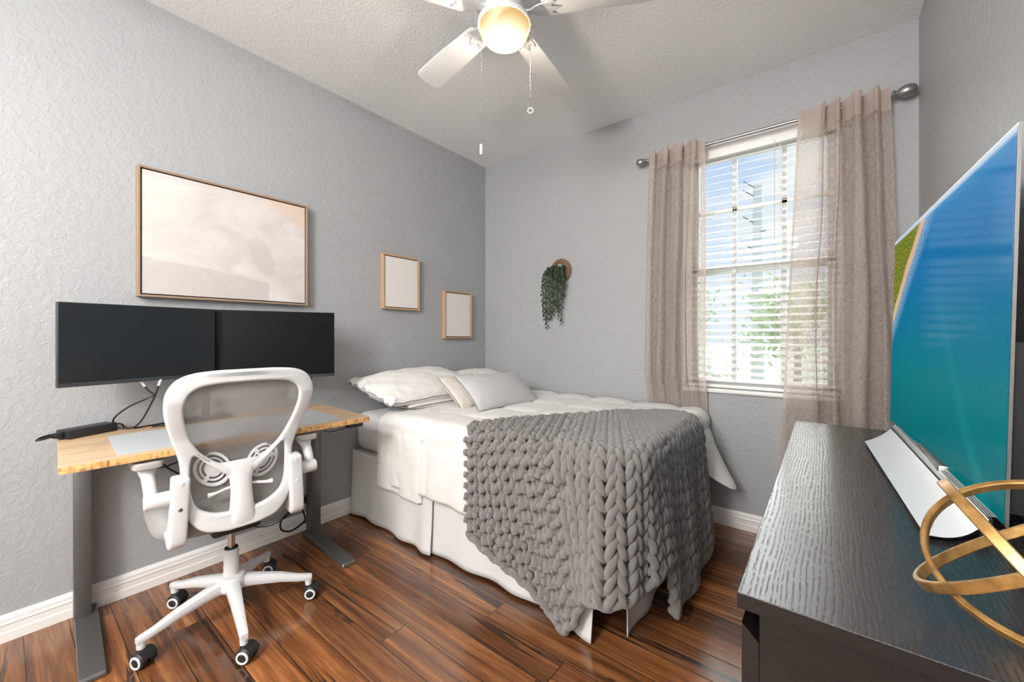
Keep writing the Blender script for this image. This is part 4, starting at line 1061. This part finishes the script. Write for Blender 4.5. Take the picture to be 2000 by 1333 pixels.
link('hub', hub, M['whiteplastic'], chair)
tips = [(-82, .292), (-10, .312), (62, .290), (134.5, .300), (206.5, .295)]
for k, (ad, Rr) in enumerate(tips):
    an = math.radians(ad); dv = np.array([math.cos(an), math.sin(an), 0]); sv_ = np.array([-dv[1], dv[0], 0])
    lg = MB(); rows = []
    for r_, hw_, zt_, hh in ((.030, .026, .166, .046), (.08, .024, .160, .042), (.18, .0195, .138, .034), (Rr - .035, .0155, .112, .026), (Rr + .004, .0145, .1045, .024), (Rr + .014, .011, .101, .020)):
        c = cc0 + dv * r_; rows.append([tuple(c + sv_ * hw_ * u + np.array([0, 0, zt_ - hh / 2 + hh / 2 * v])) for u, v in ((-.55, 1), (.55, 1), (.9, .75), (1, .2), (1, -.6), (.8, -1), (-.8, -1), (-1, -.6), (-1, .2), (-.9, .75))])
    lg.surf(np.array(rows), cv=True); lg.f.append(tuple(range(10))); lg.mi.append(0); lg.f.append(tuple(range(50, 60))); lg.mi.append(0)
    tc = cc0 + dv * Rr
    lg.cyl(tuple(tc + np.array([0, 0, .060])), tuple(tc + np.array([0, 0, .095])), .013, .0145, 14)
    link('leg', lg, M['whiteplastic'], chair, smooth=40)
    wa = math.radians([-62, -52, -38, -35, -48][k])          # wheel axle direction
    ax = np.array([math.cos(wa), math.sin(wa), 0]); fw_ = np.array([-ax[1], ax[0], 0]); wc = tc + fw_ * .012 + np.array([0, 0, .0275])
    cst = MB()
    for sg in (-1, 1):
        cst.lathe([(.001, -.0115), (.024, -.0115), (.0268, -.009), (.0275, -.004), (.0275, .004), (.0268, .009), (.024, .0115), (.001, .0115)], wc + ax * sg * .0165, 28, axis=tuple(ax))
    # hood between the wheels
    hd = []
    for u in (-.008, .008): hd.append([tuple(wc + ax * u + fw_ * .0315 * math.cos(t_) + np.array([0, 0, .0315 * math.sin(t_)])) for t_ in np.linspace(-.1, PI + .1, 16)])
    for u in (-.026, .026): pass
    hood = np.array([[tuple(wc + ax * u * .027 + fw_ * rr_ * math.cos(t_) + np.array([0, 0, rr_ * math.sin(t_)])) for t_ in np.linspace(.2, PI - .35, 14)] for u, rr_ in ((-1, .0285), (-.9, .031), (0, .032), (.9, .031), (1, .0285))])
    cst.surf(hood); cst.cyl(tuple(tc + np.array([0, 0, .046])), tuple(tc + np.array([0, 0, .066])), .0125, n=14)
    co_ = link('caster', cst, M['rubber'], chair, smooth=40)
    for sg in (-1, 1):
        cface = wc + ax * sg * .0285
        ring = MB().lathe([(.0150, -.001), (.0150, .0022), (.0165, .0032), (.0205, .0030), (.0225, .001), (.0225, -.001)], cface, 28, axis=tuple(ax * sg))
        link('wheel_ring', ring, M['whiteplastic'], co_)['label'] = 'white ring on the wheel'
        link('hub_cap', MB().lathe([(.001, .0030), (.010, .0026), (.0148, .0005), (.0148, -.001)], cface, 24, axis=tuple(ax * sg)), M['rubber'], co_)
# armrests
for sg in (-1, 1):
    br_ = MB().shape([(x * 1., y) for x, y in cr([(.135, .666), (.150, .672), (.182, .668), (.190, .655), (.190, .60), (.190, .53), (.188, .455), (.180, .428), (.160, .415), (.125, .420), (.06, .446), (-.01, .482), (-.028, .500), (-.012, .506), (.03, .486), (.085, .462), (.118, .482), (.132, .53), (.135, .60)], 4, True).tolist()], (), .026, .009,
        lambda p, sg=sg: ch(sg * (.190 + .012 * (1 - min(1, max(0, (p.y - .40) / .26)))) + p.z, p.x - .008, p.y))
    ar = link('armrest', br_, M['whiteplastic'], chair, smooth=40)
    pv = MB().cyl(ch(sg * .205, .135, .597), ch(sg * .287, .135, .597), .027, n=28, bev=.004)
    pv.tube(cr([ch(sg * .266, .130, .607), ch(sg * .268, .105, .645), ch(sg * .270, .075, .680), ch(sg * .270, .050, .708)], 6), np.interp(np.arange(19), [0, 11, 18], [.019, .020, .034]), 18)
    link('arm_post', pv, M['whiteplastic'], ar, smooth=40)
    pd = MB().shape(cr([(-.040, .10), (0, .115), (.040, .10), (.045, 0), (.040, -.10), (.02, -.13), (-.02, -.13), (-.040, -.10), (-.045, 0)], 4, True).tolist(), (), .0125, .006, lambda p, sg=sg: ch(sg * .270 + p.x, .0 + p.y, .7185 + p.z))
    link('arm_pad', pd, M['padgrey'], ar)['label'] = 'grey padded arm top'
    for z in (.650, .560):
        link('bolt', MB().lathe([(.001, .0035), (.006, .003), (.008, 0), (.008, -.004)], ch(sg * (.190 + .012 * (1 - (z - .40) / .26)), .1815, z), 16, axis=tuple(cb_)), M['chrome'] if (sg < 0 and z < .6) else M['whiteplastic'], ar)

# ------------------------------------------------------------------ dresser
RX0, RX1, RY0, RY1, RZ = 2.388, X1 - .022, .711, 2.300, .780
dr = thing('dresser', 'black-brown wood dresser along the right wall under the television', 'dresser', ((RX0 + RX1) / 2, (RY0 + RY1) / 2, 0))
tp_ = MB().rbox(((RX0 + RX1) / 2, (RY0 + RY1) / 2, RZ - .0125), (RX1 - RX0, RY1 - RY0, .025), .0012, 1)
for k, fc in enumerate(tp_.f):
    zs_ = [tp_.v[i][2] for i in fc]; tp_.mi[k] = 1 if max(zs_) - min(zs_) > .01 else 0  # edge faces take the veneer colour with shade put in
link('dresser_top', tp_, [M['darkwood'], M['veneer_shaded']], dr, smooth=False)
cs = MB(); xb = RX0 + .030
cs.box(xb, RX1, RY0 + .003, RY0 + .022, .0, RZ - .025); cs.box(xb, RX1, RY1 - .022, RY1 - .003, .0, RZ - .025); cs.box(RX1 - .012, RX1, RY0 + .022, RY1 - .022, .03, RZ - .025)
cs.box(xb, RX1 - .012, RY0 + .022, RY1 - .022, .03, .05); ymid = (RY0 + RY1) / 2; cs.box(xb, RX1 - .012, ymid - .01, ymid + .01, .05, RZ - .025)
link('carcass', cs, M['veneer_shaded'], dr, smooth=False)
for ci, (ya, yb) in enumerate(((RY0 + .003, ymid - .0015), (ymid + .0015, RY1 - .003))):
    for ri in range(3):
        z0 = .022 + ri * .239; z1 = z0 + .236
        if ri == 2: z1 = .733
        d_ = MB(); pr = [(xb - .001, z0), (RX0 + .006, z0), (RX0 + .006, z1), (xb - .001, z1 - .022)]
        P = np.array([[(x, y, z) for x, z in pr] for y in (ya, yb)]); d_.surf(P, cv=True); d_.f.append((0, 1, 2, 3)); d_.mi.append(0); d_.f.append((7, 6, 5, 4)); d_.mi.append(0)
        link('drawer', d_, M['veneer_shaded'], dr, smooth=False)

# ------------------------------------------------------------------ television
tv = thing('television', 'slim television showing a blue sea and beach, standing on the dresser', 'television', (2.74, 1.78, RZ))
N0 = np.array([2.768, 1.190, .812]); F0 = np.array([2.718, 2.385, .812]); Ht = .775; lean = np.array([.0165, 0, 0])
def tvp(u, v, d): # u from the far end (left in the picture) to the near end, v up, d behind
    p = F0 + (N0 - F0) * u + lean * v + np.array([0, 0, Ht * v]); return p + np.array([.9991, .0418, -.021]) * d
def tvbox(u0, u1, v0, v1, d0, d1, mi=0):
    mb = MB(); mb.add([tvp(u, v, d) for d in (d0, d1) for v in (v0, v1) for u in (u0, u1)], [(0, 1, 3, 2), (4, 6, 7, 5), (0, 4, 5, 1), (2, 3, 7, 6), (0, 2, 6, 4), (1, 5, 7, 3)]); return mb
link('glass_back', tvbox(0, 1, 0, 1, .0012, .006), M['pewter'], tv, smooth=False)
sc_ = MB().add([tvp(.004, .006, 0), tvp(.996, .006, 0), tvp(.996, .994, 0), tvp(.004, .994, 0), tvp(.004, .006, .001), tvp(.996, .006, .001), tvp(.996, .994, .001), tvp(.004, .994, .001)], [(0, 1, 2, 3), (7, 6, 5, 4), (0, 4, 5, 1), (1, 5, 6, 2), (2, 6, 7, 3), (3, 7, 4, 0)])
link('screen', sc_, M['sea'], tv, smooth=False, uvs=[(0, 0), (1, 0), (1, 1), (0, 1)] * 2)
link('rear_housing', tvbox(.05, .985, .03, .46, .006, .050), M['black'], tv, smooth=False)
# curved white foot carrying the speaker grille
sec = []
for t_ in np.linspace(0, 1, 24):
    # t=0 far end, t=1 near end
    y = 2.235 + (1.120 - 2.235) * t_
    fx = 2.622 + (2.650 - 2.622) * (y - 1.93) / (1.14 - 1.93); rx = 2.7195 + (2.750 - 2.7195) * t_
    endd = .0
    row = []
    for s_ in np.linspace(0, 1, 14):
        x = fx + (rx - fx) * s_
        z = RZ + .006 + .033 * s_ ** 2.6 + .004 * (1 - s_)
        yy = y + (.30 * 0) + (.10 * (1 - s_) ** 0 * 0)
        # far end sweeps back towards the screen, near end is cut in a shallow curve
        yy = y - (1 - t_) * (1 - s_) * .27 - t_ * (.020 * math.sin(PI * s_) - .075 * s_)
        row.append((x, yy, z))
    sec.append(row)
sec = np.array(sec)
ft = MB().surf(sec); bt = sec.copy(); bt[:, :, 2] = np.minimum(sec[:, :, 2] - .003, RZ + .030)
link('foot', ft, M['shell'], tv, smooth=True)
tv_f = bpy.data.objects['foot'] if False else None
tx = bpy.data.curves.new('tmp', 'FONT'); tx.body = 'LG'; tx.size = .011; tx.extrude = .0002
to_ = bpy.data.objects.new('tmp', tx); COL.objects.link(to_)
tm = bpy.data.meshes.new_from_object(to_.evaluated_get(bpy.context.evaluated_depsgraph_get()))
lg_ = MB().add([(2.664 + v.co.y, 1.185 - v.co.x, RZ + .0112 + v.co.z) for v in tm.vertices], [tuple(p.vertices) for p in tm.polygons])
bpy.data.objects.remove(to_); bpy.data.curves.remove(tx); bpy.data.meshes.remove(tm)
link('logo', lg_, M['pewter'], tv, smooth=False)
us = MB(); low = sec.copy(); low[:, :, 2] -= .0025; base_ = sec.copy(); base_[:, :, 2] = RZ + .0003; 
ctr = np.array([2.70, 1.66, 0]); base_[:, :, :2] = ctr[:2] + (base_[:, :, :2] - ctr[:2]) * np.array([.80, .965])
ring_t = np.concatenate([low[:, 0], low[-1, 1:], low[::-1, -1][1:], low[0, ::-1][1:-1]]); ring_b = np.concatenate([base_[:, 0], base_[-1, 1:], base_[::-1, -1][1:], base_[0, ::-1][1:-1]])
us.surf(np.array([ring_t, (ring_t + ring_b) / 2 - np.array([0, 0, .0]), ring_b]), cv=True); us.surf(low)
link('foot_underside', us, M['black'], tv, smooth=60)
gr = MB()
for k in range(9):
    s_ = k / 8
    a_ = np.array([2.7245 + .0 + .0009 * k, 2.20, RZ + .036 + .0006 * k]); b_ = np.array([2.7565 + .0009 * k, 1.215, RZ + .036 + .0006 * k])
    off = np.array([-.020 + .0026 * k, 0, 0])
    gr.tube([a_ + off, b_ + off], .0010, 5)
link('speaker_grille', gr, M['pewter'], tv)
gb = MB(); gb.add([(2.703, 2.20, RZ + .030), (2.724, 2.20, RZ + .0375), (2.757, 1.205, RZ + .0375), (2.735, 1.205, RZ + .030), (2.703, 2.20, RZ + .026), (2.724, 2.20, RZ + .026), (2.757, 1.205, RZ + .026), (2.735, 1.205, RZ + .026)], [(0, 1, 2, 3), (7, 6, 5, 4), (0, 4, 5, 1), (1, 5, 6, 2), (2, 6, 7, 3), (3, 7, 4, 0)])
link('speaker_slot', gb, M['black'], tv, smooth=False)
nk = MB().rbox((2.752, 1.70, RZ + .028), (.035, .30, .05), .006, 2); link('neck', nk, M['pewter'], tv)

# ------------------------------------------------------------------ ring sculpture
rs = thing('ring_sculpture', 'antique gold sculpture of interlocking rings on the near end of the dresser', 'sculpture', (2.70, .79, RZ))
for O, n_, R in (((2.7178, .777, .9108), (-.2504, -.551, .796), .1152), ((2.7046, .8145, .9072), (-.5866, .2133, .7813), .1274), ((2.6992, .7933, .8825), (-.7934, -.0216, -.6083), .119)):
    n_ = np.array(n_) / np.linalg.norm(n_); a_ = np.cross(n_, [.3, .5, .8]); a_ /= np.linalg.norm(a_); b_ = np.cross(n_, a_)
    rows = []
    for t_ in np.linspace(0, 2 * PI, 97)[:-1]:
        rd = math.cos(t_) * a_ + math.sin(t_) * b_; hw_, ht_ = .0068, .0036
        sec_ = [(-1, -.6), (-.8, -1), (.8, -1), (1, -.6), (1, .6), (.8, 1), (-.8, 1), (-1, .6)]
        rows.append([tuple(np.array(O) + rd * (R + v * ht_) + n_ * u * hw_) for u, v in sec_])
    link('ring', MB().surf(np.array(rows), cu=True, cv=True), M['gold'], rs, smooth=40)

# ------------------------------------------------------------------ lights, world, camera
def lamp(name, kind, loc, energy, color=(1, 1, 1), rot=None, **kw):
    l_ = bpy.data.lights.new(name, kind); l_.energy = energy; l_.color = color
    for k, v in kw.items(): setattr(l_, k, v)
    o = bpy.data.objects.new(name, l_); COL.objects.link(o); o.location = loc
    if rot is not None: o.rotation_euler = rot
    return o
lamp('fan_bulb_light', 'POINT', (FC[0], FC[1], BZ - .112), 58, (1, .94, .86), shadow_soft_size=.022)
# unseen hallway fitting and area light, added as frontal fill
hl = thing('hall_fill_fitting', 'added round white fill light in the unseen hallway behind the camera', 'ceiling light', (1.75, Y0 - 1.1, 2.68))
link('fitting', MB().lathe([(.001, 2.65), (.28, 2.65), (.30, 2.66), (.30, 2.68), (.001, 2.68)], (1.75, Y0 - 1.1, 0), 32), M['bulb'], hl)
lamp('hall_fill_light', 'AREA', (1.75, Y0 - 1.1, 2.62), 120, (1, .985, .97), (math.radians(38), 0, 0), shape='DISK', size=.9)
fl = thing('fill_torchiere', 'added black torchiere, an unseen fill light in the hallway behind the camera', 'floor lamp', (1.85, Y0 - 1.25, 0))  # unseen torchiere added to throw fill onto the ceiling
link('base', MB().lathe([(.001, 0), (.14, 0), (.14, .018), (.02, .03), (.001, .03)], (1.85, Y0 - 1.25, 0), 24), M['black'], fl)
link('pole', MB().cyl((1.85, Y0 - 1.25, .02), (1.85, Y0 - 1.25, 1.72), .012, n=12), M['black'], fl)
link('lamp_shade', MB().lathe([(.03, 1.70), (.09, 1.735), (.16, 1.80), (.165, 1.80), (.095, 1.73), (.03, 1.69)], (1.85, Y0 - 1.25, 0), 28), M['black'], fl)
lamp('torchiere_fill_light', 'POINT', (1.85, Y0 - 1.25, 1.87), 200, (1, .985, .96), shadow_soft_size=.17)
lamp('daylight', 'SUN', (2, 12, 9), 7.5, (1, .98, .95), Vector((-.12, -1, -.62)).to_track_quat('-Z', 'Y').to_euler(), angle=math.radians(75))

w = bpy.data.worlds.new('sky'); scene.world = w; w.use_nodes = True; nt = w.node_tree; nt.nodes.clear()
tc = nt.nodes.new('ShaderNodeTexCoord'); sp = nt.nodes.new('ShaderNodeSeparateXYZ'); nt.links.new(tc.outputs['Generated'], sp.inputs[0])
rp = nt.nodes.new('ShaderNodeValToRGB'); nt.links.new(sp.outputs[2], rp.inputs[0])
els = rp.color_ramp.elements; els[0].position = .0; els[0].color = (.80, .87, .95, 1); els[1].position = 1; els[1].color = (.30, .52, .95, 1)
e = els.new(.10); e.color = (.84, .91, 1.0, 1); e = els.new(.38); e.color = (.54, .71, 1.0, 1)
mp = nt.nodes.new('ShaderNodeMapping'); mp.inputs['Scale'].default_value = (3, 3, 9); nt.links.new(tc.outputs['Generated'], mp.inputs[0])
cn = nt.nodes.new('ShaderNodeTexNoise'); cn.inputs['Scale'].default_value = 1.6; cn.inputs['Detail'].default_value = 5; nt.links.new(mp.outputs[0], cn.inputs[0])
cr2 = nt.nodes.new('ShaderNodeValToRGB'); cr2.color_ramp.elements[0].position = .5; cr2.color_ramp.elements[1].position = .68; nt.links.new(cn.outputs[0], cr2.inputs[0])
mxn = nt.nodes.new('ShaderNodeMix'); mxn.data_type = 'RGBA'; nt.links.new(cr2.outputs[0], mxn.inputs[0]); nt.links.new(rp.outputs[0], mxn.inputs[6]); mxn.inputs[7].default_value = (.96, .98, 1, 1)
bg = nt.nodes.new('ShaderNodeBackground'); nt.links.new(mxn.outputs[2], bg.inputs[0]); bg.inputs[1].default_value = 1.0
wo = nt.nodes.new('ShaderNodeOutputWorld'); nt.links.new(bg.outputs[0], wo.inputs[0])

cam = bpy.data.cameras.new('camera'); co = bpy.data.objects.new('camera', cam); COL.objects.link(co); scene.camera = co
co.location = (2.497, 0, 1.182); co.rotation_euler = (math.radians(90), 0, math.atan2(.6163, .7875))
cam.sensor_width = 36; cam.lens = 36 * 782 / 2000; cam.shift_y = -11.5 / 2000; cam.clip_start = .02; cam.clip_end = 200
scene.view_settings.view_transform = 'Standard'; scene.view_settings.look = 'None'; scene.view_settings.gamma = 1; scene.view_settings.exposure = .06
scene.view_settings.use_curve_mapping = False
cy = scene.cycles
cy.use_denoising = True; cy.max_bounces = 10; cy.diffuse_bounces = 6; cy.glossy_bounces = 4; cy.transparent_max_bounces = 24; cy.transmission_bounces = 6; cy.sample_clamp_indirect = 6
